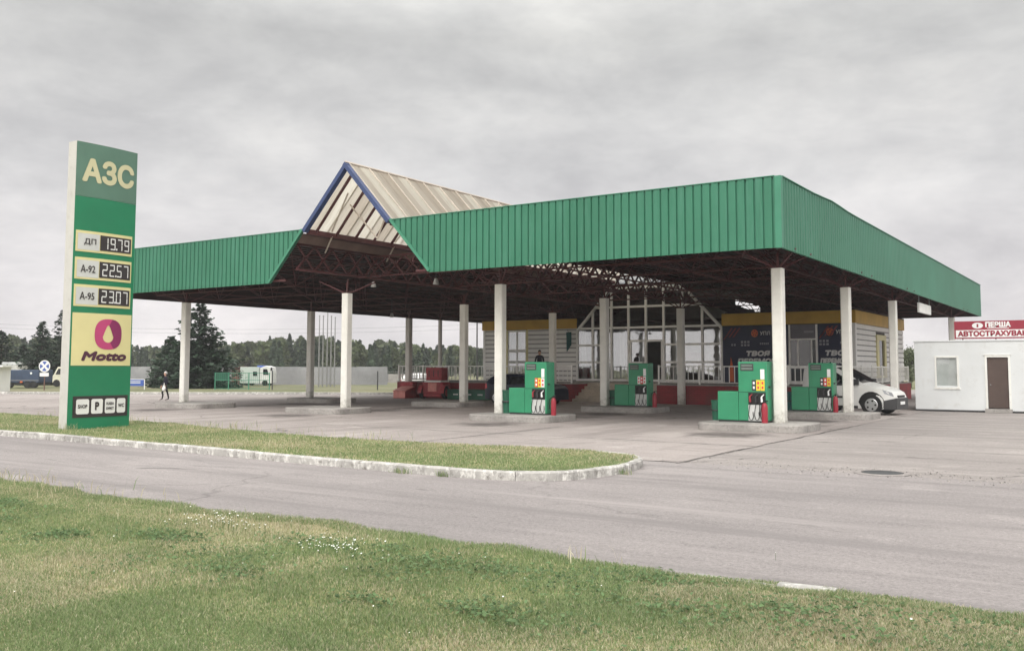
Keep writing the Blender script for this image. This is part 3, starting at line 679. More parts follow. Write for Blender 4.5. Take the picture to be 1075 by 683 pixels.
# columns with their steel heads
CX = (-34.88, -25.13, -17.95, -8.33); CY = (26.19, 33.75, 41.5)
def column(x, y, z0, w=.158, head=True):
    mb = MB(); c = .035
    ring = [(-w, -w+c), (-w+c, -w), (w-c, -w), (w, -w+c), (w, w-c), (w-c, w), (-w+c, w), (-w, w-c)]
    mb.prism(ring, lambda a, b, d: (a, b, d), z0, 4.587); o = mb.build('column', M['column'], can, loc=(x, y, 0))
    if head:
        mb = MB(); mb.box(-.13, .13, -.13, .13, 4.5875, 4.615)
        for a in (-1, 1):
            for b in (-1, 1): mb.cyl((a*.06, b*.06, 4.60), (a*.75, b*.75, ZLO), .025, n=5)
        mb.cyl((0, 0, 4.61), (0, 0, ZLO), .04, n=6); mb.build('column_head', M['maroon'], o)
for y in CY:
    for x in CX: column(x, y, .21 if y < 40 else 0)
column(-8.33, 57.0, 0); column(-34.7, 44.2, .95, .10)
def flood(x, y, z, lab):
    t_ = thing('floodlight', lab, 'lamp', (x, y, z), 0, 'floodlights hung under the canopy')
    MB().cyl((0, 0, .15), (0, 0, ZLO-z+.02), .014, n=6).build('stem', M['darkgrey'], t_)
    MB().lathe([(.0, .15), (.05, .15), (.07, .1), (.11, -.04), (.11, -.06), (.0, -.05)], n=16).build('lamp_shade', M['lamp'], t_, smooth=True)
flood(-24.7, 27.2, 4.95, 'pale floodlight hung inside the gable mouth, near its green edge')
flood(-20.3, 25.6, 4.72, 'pale floodlight hung behind the point where green fascia meets the opening')
flood(-30.1, 34.5, 4.25, 'small dark floodlight hanging alone below the canopy beyond the plain columns')
lb = thing('hanging_sign', 'small white sign hung by rods under the long side fascia', 'sign', (-7.92, 46.4, 4.27))
MB().box(-.05, .05, -1.45, 1.45, 0, .44).build('face', M['cloth_white'], lb, .01)
mb = MB(); [mb.cyl((0, s_*1.3, .44), (0, s_*1.3, .80), .02, n=6) for s_ in (-1, 1)]; build_each(mb, 'hanger', M['grey'], lb)
# ------------------------------------------------------------------ islands
def island(x0, x1, yc, lab):
    o = thing('pump_island', lab, 'kerb island', ((x0+x1)/2, yc, 0), 0, 'concrete islands under the canopy')
    hx, hy, r = (x1-x0)/2, 1.12, .35; pts = []
    for cx, cy, a0 in ((hx-r, hy-r, 0), (-hx+r, hy-r, PI/2), (-hx+r, -hy+r, PI), (hx-r, -hy+r, 1.5*PI)):
        pts += [(cx+r*math.cos(a0+k*PI/10), cy+r*math.sin(a0+k*PI/10)) for k in range(6)]
    MB().prism(pts, lambda a, b, d: (a, b, d), -.02, .21).build('slab', M['concrete'], o, .03); return o
for x0, x1, y, lab in ((-35.4, -32.4, 26.05, 'bare concrete island under the front column nearest the walking person'),
        (-27.3, -24.5, 26.05, 'bare concrete island under the front column just beside the gable opening'),
        (-18.5, -15.4, 26.05, 'concrete island with the pump that hides the dark blue car'),
        (-10.4, -7.4, 26.05, 'concrete island under the canopy corner column, with pump and green bin'),
        (-35.4, -32.4, 33.6, 'low concrete island under the column in front of the flagpoles'),
        (-27.3, -24.5, 33.6, 'low concrete island in front of the dark green boxes'),
        (-18.5, -15.4, 33.6, 'concrete island with the pump in front of the stair and glass doors'),
        (-10.4, -7.4, 33.6, 'concrete island with the pump and column beside the white van')): island(x0, x1, y, lab)
# ------------------------------------------------------------------ pumps
def pump(x, y, lab, stickers):
    o = thing('fuel_pump', lab, 'fuel pump', (x, y, .21), 0, 'green fuel pumps on the islands'); D = .52
    MB().box(0, .62, 0, D, .05, .87).build('hydraulic_cabinet', M['pump_green'], o, .02)
    MB().box(.623, 1.47, 0, D, .05, 1.72).build('column_housing', M['pump_green'], o, .025)
    MB().box(.02, 1.45, .03, D-.03, 0, .05).build('base', M['darkgrey'], o)
    MB().box(.626, 1.44, -.006, 0, .845, .865).build('seam', M['greendark'], o)
    ds = MB().box(.70, 1.08, -.012, .0, 1.46, 1.66).build('display', M['darkgrey'], o, .005)
    mb = MB(); mb.box(.73, 1.05, -.015, -.0125, 1.58, 1.63); mb.box(.73, 1.05, -.015, -.0125, 1.49, 1.545); mb.build('readout', paint('display glass', (.13, .17, .15), .2), ds)
    mb = MB(); mb.box(.92, 1.42, -.012, 0, .05, .50); mb.build('lower_panel', M['lightpanel'], o)
    nz = MB().box(.92, 1.42, -.014, 0, .503, .84).build('nozzle_pocket', M['black'], o, .004)
    for k, (xs, mm) in enumerate(zip((.995, 1.165, 1.335), ('redold', 'darkgrey', 'stickW') if 'Y' in stickers[:2] else ('darkgrey', 'darkgrey', 'stickW'))):
        mb = MB(); mb.cyl((xs, -.05, .58), (xs-.02, -.06, .72), .026, n=8); mb.cyl((xs-.02, -.06, .72), (xs+.055, -.05, .80), .022, .012, n=8); mb.box(xs-.03, xs-.01, -.08, -.05, .58, .70)
        mb.build('nozzle', M[mm], o)
        mb = MB(); pts = [Vector((xs, -.05, .58)), Vector((xs-.03, -.07, .40)), Vector((xs-.05, -.08, .22)), Vector((xs-.01, -.09, .09)), Vector((xs+.05, -.08, .07)), Vector((xs+.085, -.06, .16)), Vector((xs+.06, -.03, .30))]
        mb.path(pts, .011); mb.build('hose', M['black'], o)
    w = .115
    for k, c in enumerate(stickers):
        x0 = 1.03+k*.125-.0; q = MB().box(x0, x0+w, -.010, 0, .90, 1.20).build('price_sticker', M[{'Y': 'stickY', 'R': 'stickR', 'W': 'stickW', 'K': 'darkgrey', 'O': 'orange'}[c]], o)
        mb = MB(); mb.box(x0+.03, x0+.085, -.0125, -.0102, 1.08, 1.15); mb.box(x0+.03, x0+.085, -.0125, -.0102, .95, 1.02); mb.build('mark', M['stickW' if c in 'KRO' else 'stickR'], q)
    MB().box(1.28, 1.395, -.010, 0, 1.22, 1.50).build('instruction_plate', M['stickW'], o)
    mb = MB(); mb.cyl((1.47, .12, 1.0), (1.52, .12, 1.0), .03, n=8); mb.build('side_hook', M['darkgrey'], o)
    return o
pump(-17.30, 25.75, 'green fuel pump with orange and yellow stickers beside the dark blue car', 'OYW')
pump(-10.02, 25.75, 'green fuel pump by the canopy corner column with a green bin behind', 'KYY')
pump(-17.33, 33.4, 'green fuel pump with red stickers standing before the glass doors', 'WRW')
pump(-10.22, 33.4, 'green fuel pump next to the white van with red and yellow stickers', 'KRY')
def extinguisher(x, y, lab, z=.21):
    o = thing('fire_extinguisher', lab, 'fire extinguisher', (x, y, z), 0, 'red fire extinguishers by the pumps')
    MB().lathe([(0, 0), (.082, 0), (.087, .02), (.087, .44), (.068, .52), (.032, .56), (0, .56)], n=16).build('cylinder', M['red'], o, smooth=True)
    mb = MB(); mb.cyl((0, 0, .56), (0, 0, .61), .03, n=8); mb.box(-.02, .10, -.015, .015, .60, .63); mb.build('valve', M['black'], o)
    mb = MB(); mb.path([Vector((-.03, 0, .6)), Vector((-.13, -.02, .52)), Vector((-.14, -.02, .2))], .014); mb.build('hose', M['black'], o)
extinguisher(-15.62, 25.85, 'red fire extinguisher at the pump with orange stickers')
extinguisher(-8.62, 25.7, 'red fire extinguisher between the corner column and its pump')
extinguisher(-15.62, 33.5, 'red fire extinguisher beside the pump before the glass doors')
extinguisher(-8.66, 33.35, 'red fire extinguisher between the pump and the white van')
def bin_(x, y, lab, mat, s=1, z=.21):
    o = thing('waste_bin', lab, 'bin', (x, y, z), 0, 'bins beside the pumps')
    MB().lathe([(0, 0), (.17*s, 0), (.20*s, .55*s), (.21*s, .56*s), (.21*s, .60*s), (.185*s, .60*s), (.16*s, .05), (0, .05)], n=18).build('bucket', M[mat], o, smooth=True)
    MB().lathe([(.212*s, .28*s), (.222*s, .30*s), (.212*s, .32*s)], n=18).build('band', M['darkgrey'], o)
bin_(-10.28, 26.45, 'dark green bin behind the pump at the canopy corner', 'greendark', .98)
bin_(-17.66, 34.0, 'dark green bin beside the pump before the stair', 'greendark', 1.05)
bin_(-17.72, 26.35, 'dark green bin between the plain column and the orange-stickered pump', 'greendark', 1.3)
bin_(-10.55, 34.3, 'dark teal bin with pale top behind the pump near the van', 'teal', 1.1)
# ------------------------------------------------------------------ station building on its terrace
BX0, BX1, BY = -35.0, -11.75, 49.2; TZ = .95
TX0, TX1, TY = -35.95, -10.75, 41.75
S0, S1 = -24.1, -19.35    # recessed stair
ter = thing('terrace', 'raised terrace clad in dark red tile in front of the station shop', 'terrace')
mb = MB(); mb.box(TX0, S0, TY, BY, -.05, TZ-.06); mb.box(S1, TX1, TY, BY, -.05, TZ-.06); mb.box(S0, S1, TY+1.95, BY, -.05, TZ-.06); mb.box(BX1+.0, TX1, BY, 58, -.05, TZ-.06); build_each(mb, 'plinth', M['plinth'], ter)
mb = MB(); mb.box(TX0-.03, S0+.0, TY-.04, BY-.02, TZ-.058, TZ); mb.box(S1, TX1+.03, TY-.04, BY-.02, TZ-.058, TZ); mb.box(S0+.002, S1-.002, TY+1.93, BY-.02, TZ-.058, TZ); mb.box(BX1+.02, TX1+.03, BY-.02, 58, TZ-.058, TZ); build_each(mb, 'floor_slab', M['concrete'], ter)
mb = MB()
for k in range(6): mb.box(S0+.005, S1-.005, TY-.02+k*.325, TY+1.945, -.05+(.0 if k == 0 else .157*k), .157*(k+1)-.004)
mb.build('steps', M['step'], ter)
bd = thing('station_building', 'low filling station shop with pale siding, yellow band and glass gable front', 'building')
def siding(name, fn, length, z0, z1, holes=(), parent=bd, lap=.28):
    """lapped boards; holes: (s0,s1,z0,z1)"""
    mb = MB(); z = z0
    while z < z1-.01:
        e = min(z+lap, z1); cuts = [(0, length)]
        for a, b, c, d in holes:
            if c < e-.02 and d > z+.02:
                nc = []
                for u, v in cuts:
                    if b <= u or a >= v: nc.append((u, v)); continue
                    if a > u: nc.append((u, a))
                    if b < v: nc.append((b, v))
                cuts = nc
        for u, v in cuts:
            y = z+.065; mb.quad(fn(u, .045, y), fn(v, .045, y), fn(v, .030, e), fn(u, .030, e)); mb.quad(fn(u, .0, y), fn(v, .0, y), fn(v, .045, y), fn(u, .045, y)); mb.quad(fn(u, .0, e), fn(v, .0, e), fn(v, .030, e), fn(u, .030, e))
            mb.quad(fn(u, 0, y), fn(u, .045, y), fn(u, .030, e), fn(u, 0, e)); mb.quad(fn(v, 0, y), fn(v, 0, e), fn(v, .030, e), fn(v, .045, y)); mb.cur = 1; mb.quad(fn(u, -.008, z), fn(v, -.008, z), fn(v, -.008, e), fn(u, -.008, e)); mb.cur = 0
        z = e
    return mb.build(name, [M['siding'], M['gap']], parent)
AX = 4.62
GX0, GX1 = GC-AX, GC+AX
WZ = 4.72
front = lambda s, d, z: (BX0+s, BY-d, z)
siding('wall', front, GX0-BX0, TZ, 4.13, ((-33.2-BX0, -31.62-BX0, 1.12, 4.13),))
siding('wall', lambda s, d, z: (GX1+s, BY-d, z), BX1-GX1, TZ, 4.06, ((0, BX1-GX1-.12, TZ-.1, 4.06),))
siding('wall', lambda s, d, z: (BX1+d, BY+s, z), 12, TZ, 4.13, ((4.6, 6.9, 1.2, 3.5),))
siding('wall', lambda s, d, z: (BX0-d, BY+s, z), 12, TZ, 4.13)
mb = MB(); mb.box(BX0, GX0-.03, BY+.012, BY+.2, -.02, WZ-.02); mb.box(GX1+.03, BX1, BY+.012, BY+.2, -.02, WZ-.02); mb.box(BX0+.01, BX0+.2, BY+.2, BY+12, -.02, WZ-.02); mb.box(BX1-.2, BX1-.01, BY+.2, BY+12, -.02, WZ-.02); mb.box(BX0+.2, BX1-.2, BY+11.8, BY+12, -.02, WZ); build_each(mb, 'core_wall', paint('wall core', (.10, .095, .09), .9), bd)
mb = MB(); mb.box(BX0-.1, GX0, BY-.10, BY, 4.13, WZ); mb.box(GX1, BX1+.1, BY-.10, BY, 4.07, WZ); mb.box(BX1, BX1+.1, BY, BY+12.1, 4.07, WZ); mb.box(BX0-.1, BX0, BY, BY+12.1, 4.13, WZ); build_each(mb, 'yellow_band', M['yellow'], bd, bevel=.01)
mb = MB(); mb.box(BX0-.1, GX0-.2, BY-.1, BY+12.1, WZ+.003, WZ+.06); mb.box(GX1+.2, BX1+.1, BY-.1, BY+12.1, WZ+.003, WZ+.06); build_each(mb, 'roof', M['deck'], bd)
mb = MB(); mb.box(BX0-.02, BX0+.14, BY-.07, BY-.046, TZ, 4.13); mb.box(BX1-.12, BX1+.06, BY-.07, BY-.046, TZ, 4.06); mb.box(BX1+.046, BX1+.07, BY-.046, BY+.16, TZ, 4.06); build_each(mb, 'corner_trim', M['whiteframe'], bd)
# left window: white sash grid in a yellow surround
def window(x0, x1, z0, z1, cols, rows, surround, y=BY, parent=bd, dark='dark'):
    fr = MB()
    for a, b, c, d in ((x0-.14, x0, z0-.1, z1), (x1, x1+.14, z0-.1, z1), (x0, x1, z0-.1, z0), ): fr.box(a, b, y-.07, y-.005, c, d)
    w = fr.build('window', M[surround], parent)
    mb = MB(); t_ = .055
    for i in range(cols+1): cx = x0+(x1-x0)*i/cols; mb.box(max(cx-t_, x0), min(cx+t_, x1), y-.045, y-.0, z0, z1)
    for zz in rows: mb.box(x0+t_, x1-t_, y-.042, y-.003, zz-t_, zz+t_)
    mb.build('frame', M['whiteframe'], w)
    mb = MB(); mb.quad((x0, y-.015, z0), (x1, y-.015, z0), (x1, y-.015, z1), (x0, y-.015, z1)); mb.build('pane', M['glass'], w)
    mb = MB(); mb.quad((x0, y+.008, z0), (x1, y+.008, z0), (x1, y+.008, z1), (x0, y+.008, z1)); mb.build('backing', M['room'], w)
window(-33.1, -31.72, 1.2, 4.1, 2, (1.255, 2.05, 2.12, 2.75, 2.84, 4.045), 'yellowpale')
# window in the side wall (faces +X)
w = MB()
for a, b, c, d in ((BY+4.6, BY+5.1, 1.2, 3.6), (BY+6.5, BY+6.9, 1.2, 3.6), (BY+5.1, BY+6.5, 3.3, 3.6), (BY+5.1, BY+6.5, 1.2, 1.35)): w.box(BX1, BX1+.10, a, b, c, d)
w = w.build('window', M['yellowpale'], bd); mb = MB(); mb.quad((BX1+.02, BY+5.1, 1.35), (BX1+.02, BY+6.5, 1.35), (BX1+.02, BY+6.5, 3.3), (BX1+.02, BY+5.1, 3.3)); mb.build('pane', M['carglass'], w)
# glass gable front
at = MB(); GZ = lambda x: ZA-.12-GS*abs(x-GC)      # follows the skylight
t_ = .06; mull = [GX0+.03, -26.95, -26.33, -25.68, -24.55, -23.43, -22.31, -21.16, -19.97, GX1-.03]
for m_ in mull: at.box(m_-t_, m_+t_, BY-.09, BY+.03, TZ, min(GZ(m_-t_), GZ(m_+t_))-.05)
hor = [(1.02, GX0, GX1), (2.07, GX0, -25.68), (2.07, -22.31, GX1), (3.08, GX0, -25.68), (3.08, -22.31, GX1), (4.10, GX0, GX1), (5.32, GX0, GX1), (6.45, GX0, GX1)]
for z, a, b in hor:
    hw = max(0, (ZA-.12-z)/GS-.05); a, b = max(a, GC-hw), min(b, GC+hw)
    at.box(a+.061, b-.061, BY-.085, BY+.025, z-t_, z+t_)
for s_ in (-1, 1):
    x0, z0 = GC+s_*AX, GZ(GC+AX); nrm = math.hypot(1, GS); pts = [(x0, z0), (GC, ZA-.12), (GC, ZA-.12-.15*nrm), (x0, z0-.15*nrm)]
    at.add([(a, y, z) for y in (BY-.1, BY+.04) for a, z in pts], [(0, 1, 2, 3), (4, 7, 6, 5), (0, 4, 5, 1), (1, 5, 6, 2), (2, 6, 7, 3), (3, 7, 4, 0)])
gf = at.build('gable_glazing', M['whiteframe'], bd)
mb = MB(); mb.quad((GX0, BY-.01, TZ+.05), (-24.55, BY-.01, TZ+.05), (-24.55, BY-.01, 3.3), (-22.31, BY-.01, 3.3), (-22.31, BY-.01, TZ+.05), (GX1, BY-.01, TZ+.05), (GX1, BY-.01, GZ(GX1)), (GC, BY-.01, ZA-.14), (GX0, BY-.01, GZ(GX0))); mb.build('pane', M['glass'], gf)
dr = MB(); dr.box(-24.55+.06, -22.31-.06, BY-.08, BY+.02, 3.25, 3.37)
for a in (-24.43, -23.49, -22.43): dr.box(a-.05, a+.05, BY-.075, BY+.015, TZ, 3.25)
dr.box(-24.38, -23.54, BY-.07, BY+.01, 2.0, 2.1); dr.box(-24.38, -23.54, BY-.07, BY+.01, TZ, TZ+.25)
dr = dr.build('door', M['whiteframe'], bd); mb = MB(); mb.quad((-24.38, BY-.02, TZ+.2), (-23.54, BY-.02, TZ+.2), (-23.54, BY-.02, 3.25), (-24.38, BY-.02, 3.25)); mb.build('pane', M['glass'], dr)
MB().box(-23.62, -23.58, BY-.13, BY-.07, 1.7, 2.4).build('handle', M['grey'], dr)
mb = MB(); mb.quad((BX0+.3, BY+6, TZ), (BX1-.3, BY+6, TZ), (BX1-.3, BY+6, WZ-.06), (BX0+.3, BY+6, WZ-.06)); mb.quad((GX0+.1, BY+3, WZ-.05), (GX1-.1, BY+3, WZ-.05), (GX1-1.5, BY+3, 5.3), (GC, BY+3, 6.6), (GX0+1.5, BY+3, 5.3)); mb.quad((BX0+.3, BY+.2, TZ+.01), (BX1-.3, BY+.2, TZ+.01), (BX1-.3, BY+6, TZ+.01), (BX0+.3, BY+6, TZ+.01))
mb.build('interior', M['room'], bd)
mb = MB()
for x, wd, hh, y in ((-27.3, .9, 2.0, 1.6), (-25.9, 1.0, 1.7, 2.6), (-21.3, 1.2, 1.5, 2.2), (-19.8, .9, 2.1, 1.5)):
    for k in range(4): mb.box(x-wd/2, x+wd/2, BY+y, BY+y+.4, TZ+.1+k*hh/4, TZ+.16+k*hh/4); mb.box(x-wd/2+.05, x+wd/2-.1*k, BY+y+.05, BY+y+.3, TZ+.16+k*hh/4, TZ+.05+(k+.8)*hh/4)
    mb.box(x-wd/2, x+wd/2, BY+y+.4, BY+y+.44, TZ, TZ+hh+.2)
mb.build('shop_shelves', M['rust'], bd)
mb = MB()
for x0, x1 in ((-27.9, -27.55), (-25.3, -24.95), (-21.9, -21.6)):
    n = 8
    for k in range(n):
        a = x0+(x1-x0)*k/n; b = x0+(x1-x0)*(k+1)/n; mb.quad((a, BY+.25+.05*(k % 2), TZ+.1), (b, BY+.25+.05*((k+1) % 2), TZ+.1), (b, BY+.25+.05*((k+1) % 2), 4.0), (a, BY+.25+.05*(k % 2), 4.0))
build_each(mb, 'curtain', M['cloth_white'], bd)
# printed banners on the front
def banner(x0, x1, lab, big=True):
    o = thing('banner', lab, 'banner', (x0, BY-.05, 0), 0, 'navy football banners on the shop wall'); W = x1-x0
    mb = MB(); mb.box(0, W, -.03, .0, TZ+.03, 4.03); mb.build('sheet', M['navy'], o)
    fn = lambda u, v: (u, -.034, v)
    mb = MB()
    for k in range(3): a = .12+k*.22; mb.quad(fn(a, 3.42), fn(a+.10, 3.42), fn(a+.48, 3.93), fn(a+.38, 3.93))
    mb.quad(fn(.05, 3.3), fn(.12, 3.3), fn(.42, 3.75), fn(.35, 3.75)); mb.build('stripes', paint('dull red print', (.22, .04, .05), .5), o)
    cx = W*.50 if big else .62; mb = MB(); mb.quad(*[fn(cx+.19*math.cos(k*PI/12), 3.62+.21*math.sin(k*PI/12)) for k in range(24)]); b_ = mb.build('ball_emblem', M['orange'], o)
    mb = MB(); gn = lambda u, v: (u, -.036, v)
    for k in range(5):
        a = k*2*PI/5+.3; mb.quad(*[gn(cx+.11*math.cos(a)+.035*math.cos(j*2*PI/5), 3.62+.12*math.sin(a)+.038*math.sin(j*2*PI/5)) for j in range(5)])
    mb.build('patches', M['signred'], b_)
    mb = MB(); lettering(mb, 'УПЛ', cx+.30, min(cx+.85, W-.05), 3.52, 3.72, fn, .02); 
    c = W*.55 if big else W*.60
    lettering(mb, 'ТВОЯ', c-.66, c+.66, 2.38, 2.68, fn, .08, .15); lettering(mb, 'ПЕРЕМОГА', max(.1, c-1.15), min(W-.06, c+1.25), 1.97, 2.27, fn, .08, .15); mb.build('lettering', M['letters'], o)
    mb = MB()   # fine sponsor lines, too small to read in the photograph
    for rx, rz, n_, w_ in ((c-.95, 3.10, 3, .12), (c-.95, 2.93, 3, .12), (c+.1, 3.0, 5, .07), (c-1.5, 2.95, 2, .10)):
        for k in range(n_):
            if .05 < rx+k*w_*1.5 < W-.15: mb.quad(fn(rx+k*w_*1.5, rz), fn(rx+k*w_*1.5+w_, rz), fn(rx+k*w_*1.5+w_, rz+.11), fn(rx+k*w_*1.5, rz+.11))
    mb.build('small_print', M['dimletters'], o)
    if big:
        mb = MB(); mb.quad(fn(.34, 1.0), fn(.62, 1.0), fn(.60, 1.75), fn(.46, 2.35), fn(.40, 1.75)); mb.build('flame_print', M['orange'], o)
banner(GX1+.04, -15.14, 'wide navy football banner on the wall beside the glass gable')
banner(-13.58, BX1-.13, 'narrower navy football banner between the serving window and the building corner', False)
# serving window between the banners
w = MB()
for a, b, c, d in ((-15.12, -15.02, TZ, 4.03), (-13.70, -13.60, TZ, 4.03), (-15.02, -13.70, 3.22, 3.30), (-15.02, -13.70, 1.72, 1.86), (-14.66, -14.58, 1.86, 3.22), (-13.95, -13.88, 1.86, 3.22), (-15.02, -13.7, TZ, TZ+.12)): w.box(a, b, BY-.09, BY-.02, c, d)
w = w.build('serving_window', M['whiteframe'], bd)
MB().box(-15.02, -13.70, BY-.06, BY-.03, 3.30, 4.03).build('sign_panel', paint('grey violet panel', (.16, .15, .18), .4), w)
mb = MB(); mb.box(-14.3, -13.8, BY-.065, BY-.0605, 3.60, 3.70); mb.build('small_print', M['dimletters'], w)
MB().box(-15.02, -13.70, BY-.05, BY-.03, 1.86, 3.22).build('pane', M['carglass'], w)
MB().box(-15.02, -13.70, BY-.05, BY-.03, TZ+.12, 1.72).build('lower_panel', paint('dark slate panel', (.035, .042, .055), .3), w)
mb = MB(); mb.cyl((0, 0, 0), (0, -.5, .35), .015, n=6); fl = thing('furled_flag', 'furled teal flag on the siding just beside the glass gable', 'flag', (-28.45, BY-.05, 3.7)); mb.build('pole', M['grey'], fl)
mb = MB()
for k in range(7): mb.quad((-.16+k*.05, -.30+.03*(k % 2), .2), (-.11+k*.05, -.30+.03*((k+1) % 2), .2), (-.10+k*.045, -.28+.03*((k+1) % 2), -.95+.06*k), (-.145+k*.045, -.28+.03*(k % 2), -1.0+.06*k))
mb.build('cloth', M['teal'], fl)
# railings
def railing(p, q, lab, posts=None):
    p, q = Vector(p), Vector(q); L = (q-p).length; d = (q-p)/L; o = thing('terrace_railing', lab, 'railing', (p.x, p.y, TZ), math.atan2(d.y, d.x), 'white railings round the terrace')
    MB().box(0, L, -.025, .025, .84, .89).build('top_rail', M['railw'], o); MB().box(0, L, -.02, .02, .08, .115).build('bottom_rail', M['railw'], o)
    n = max(1, round(L/2.4))
    for k in range(n+1): x = L*k/n; MB().box(x-.035, x+.035, -.035, .035, 0, .93).build('post', M['railw'], o)
    mb = MB(); m = round(L/.26)
    for k in range(1, m):
        mb.box(L*k/m-.017, L*k/m+.017, -.014, .014, .115, .84)
    mb.build('bars', M['railw'], o)
railing((TX0+.06, TY+.08), (S0-.08, TY+.08), 'long white railing above the dark green boxes and red cart')
railing((S1+.08, TY+.08), (TX1-.06, TY+.08), 'white railing above red tile in front of the navy banners')
railing((TX1-.06, TY+.16), (TX1-.06, 57.6), 'white railing along the terrace side behind the van')
railing((TX0+.06, 48.5), (TX0+.06, TY+.16), 'white railing across the terrace end near the red sand chest')
# ------------------------------------------------------------------ white kiosk
kx0, kx1, ky0, ky1, kz = -7.52, 1.2, 41.45, 45.4, 2.83
k = thing('insurance_kiosk', 'white plastered box kiosk with one window and a brown door', 'kiosk', (kx0, ky0, 0)); W = kx1-kx0
mb = MB()
for a, b, c, d in ((0, .84, 0, kz), (1.60, 2.70, 0, kz), (3.45, W, 0, kz), (.84, 1.60, 0, 1.04), (.84, 1.60, 2.18, kz), (2.70, 3.45, 2.19, kz)): mb.box(a, b, 0, .18, c, d)
mb.box(0, .18, .18, ky1-ky0, 0, kz); mb.box(W-.18, W, .18, ky1-ky0, 0, kz); mb.box(.18, W-.18, ky1-ky0-.18, ky1-ky0, 0, kz); mb.build('wall', M['plaster'], k)
mb = MB(); mb.box(-.03, W+.03, -.035, ky1-ky0+.03, kz+.003, kz+.06); mb.build('roof', M['plaster'], k, .01)
mb = MB(); mb.box(-.012, W+.012, -.012, .0, 0, .07); mb.box(-.012, 0, 0, ky1-ky0, 0, .07); build_each(mb, 'skirting', M['darkgrey'], k)
mb = MB()
for a, b, c, d in ((.77, .84, .97, 2.25), (1.60, 1.67, .97, 2.25), (.84, 1.60, 2.18, 2.25), (.73, 1.71, .90, .97)): mb.box(a, b, -.035, .04, c, d)
w = mb.build('window', M['white'], k); mb = MB(); mb.box(.84, 1.60, .06, .075, 1.04, 2.18); mb.build('blind', M['blind'], w)
mb = MB(); mb.quad((.84, .045, 1.04), (1.6, .045, 1.04), (1.6, .045, 2.18), (.84, .045, 2.18)); mb.build('pane', glass('kiosk glass', .08, (.85, .87, .87)), w)
mb = MB()
for a, b, c, d in ((2.62, 2.70, .10, 2.27), (3.45, 3.53, .10, 2.27), (2.70, 3.45, 2.19, 2.27)): mb.box(a, b, -.03, .03, c, d)
mb.box(2.58, 3.57, -.045, .0, 2.275, 2.30); dframe = mb.build('door_frame', M['white'], k)
d_ = MB().box(2.71, 3.44, .05, .09, .18, 2.185).build('door', M['brown'], k); MB().cyl((2.80, .0, 1.1), (2.80, .05, 1.1), .025, n=8).build('handle', M['grey'], d_)
MB().box(2.6, 3.55, -.22, -.002, 0, .15).build('step', M['concrete'], k)
sg = thing('roof_sign', 'red and white insurance sign standing on the kiosk roof', 'sign', (-5.98, ky0+.05, kz+.06)); SW = 3.15
MB().box(0, SW, 0, .08, .05, .76).build('board', M['signred'], sg)
mb = MB(); mb.box(.06, SW-.06, -.008, -.0005, .10, .40); bn = mb.build('white_strip', M['letters'], sg)
fn = lambda u, v: (u, -.012, v)
mb = MB(); lettering(mb, 'АВТОСТРАХУВАННЯ', .13, SW-.12, .14, .37, fn, .06); mb.build('lettering', M['signred'], bn)
f2 = lambda u, v: (u, -.004, v)
mb = MB(); lettering(mb, 'ПЕРША', 1.14, 2.05, .50, .72, f2, .06); mb.quad(f2(1.2, .45), f2(1.98, .45), f2(1.98, .475), f2(1.2, .475)); mb.build('lettering', M['letters'], sg)
mb = MB(); mb.quad(*[f2(.86+.20*math.cos(j*PI/12), .575+.12*math.sin(j*PI/12)) for j in range(24)]); em = mb.build('emblem', M['letters'], sg)
mb = MB(); lettering(mb, '1', .83, .89, .51, .64, lambda u, v: (u, -.008, v), .03); mb.build('lettering', M['signred'], em)
mb = MB(); [mb.cyl((x, .04, 0), (x, .04, .06), .03, n=6) for x in (.3, 1.5, 2.8)]; build_each(mb, 'bracket', M['grey'], sg)
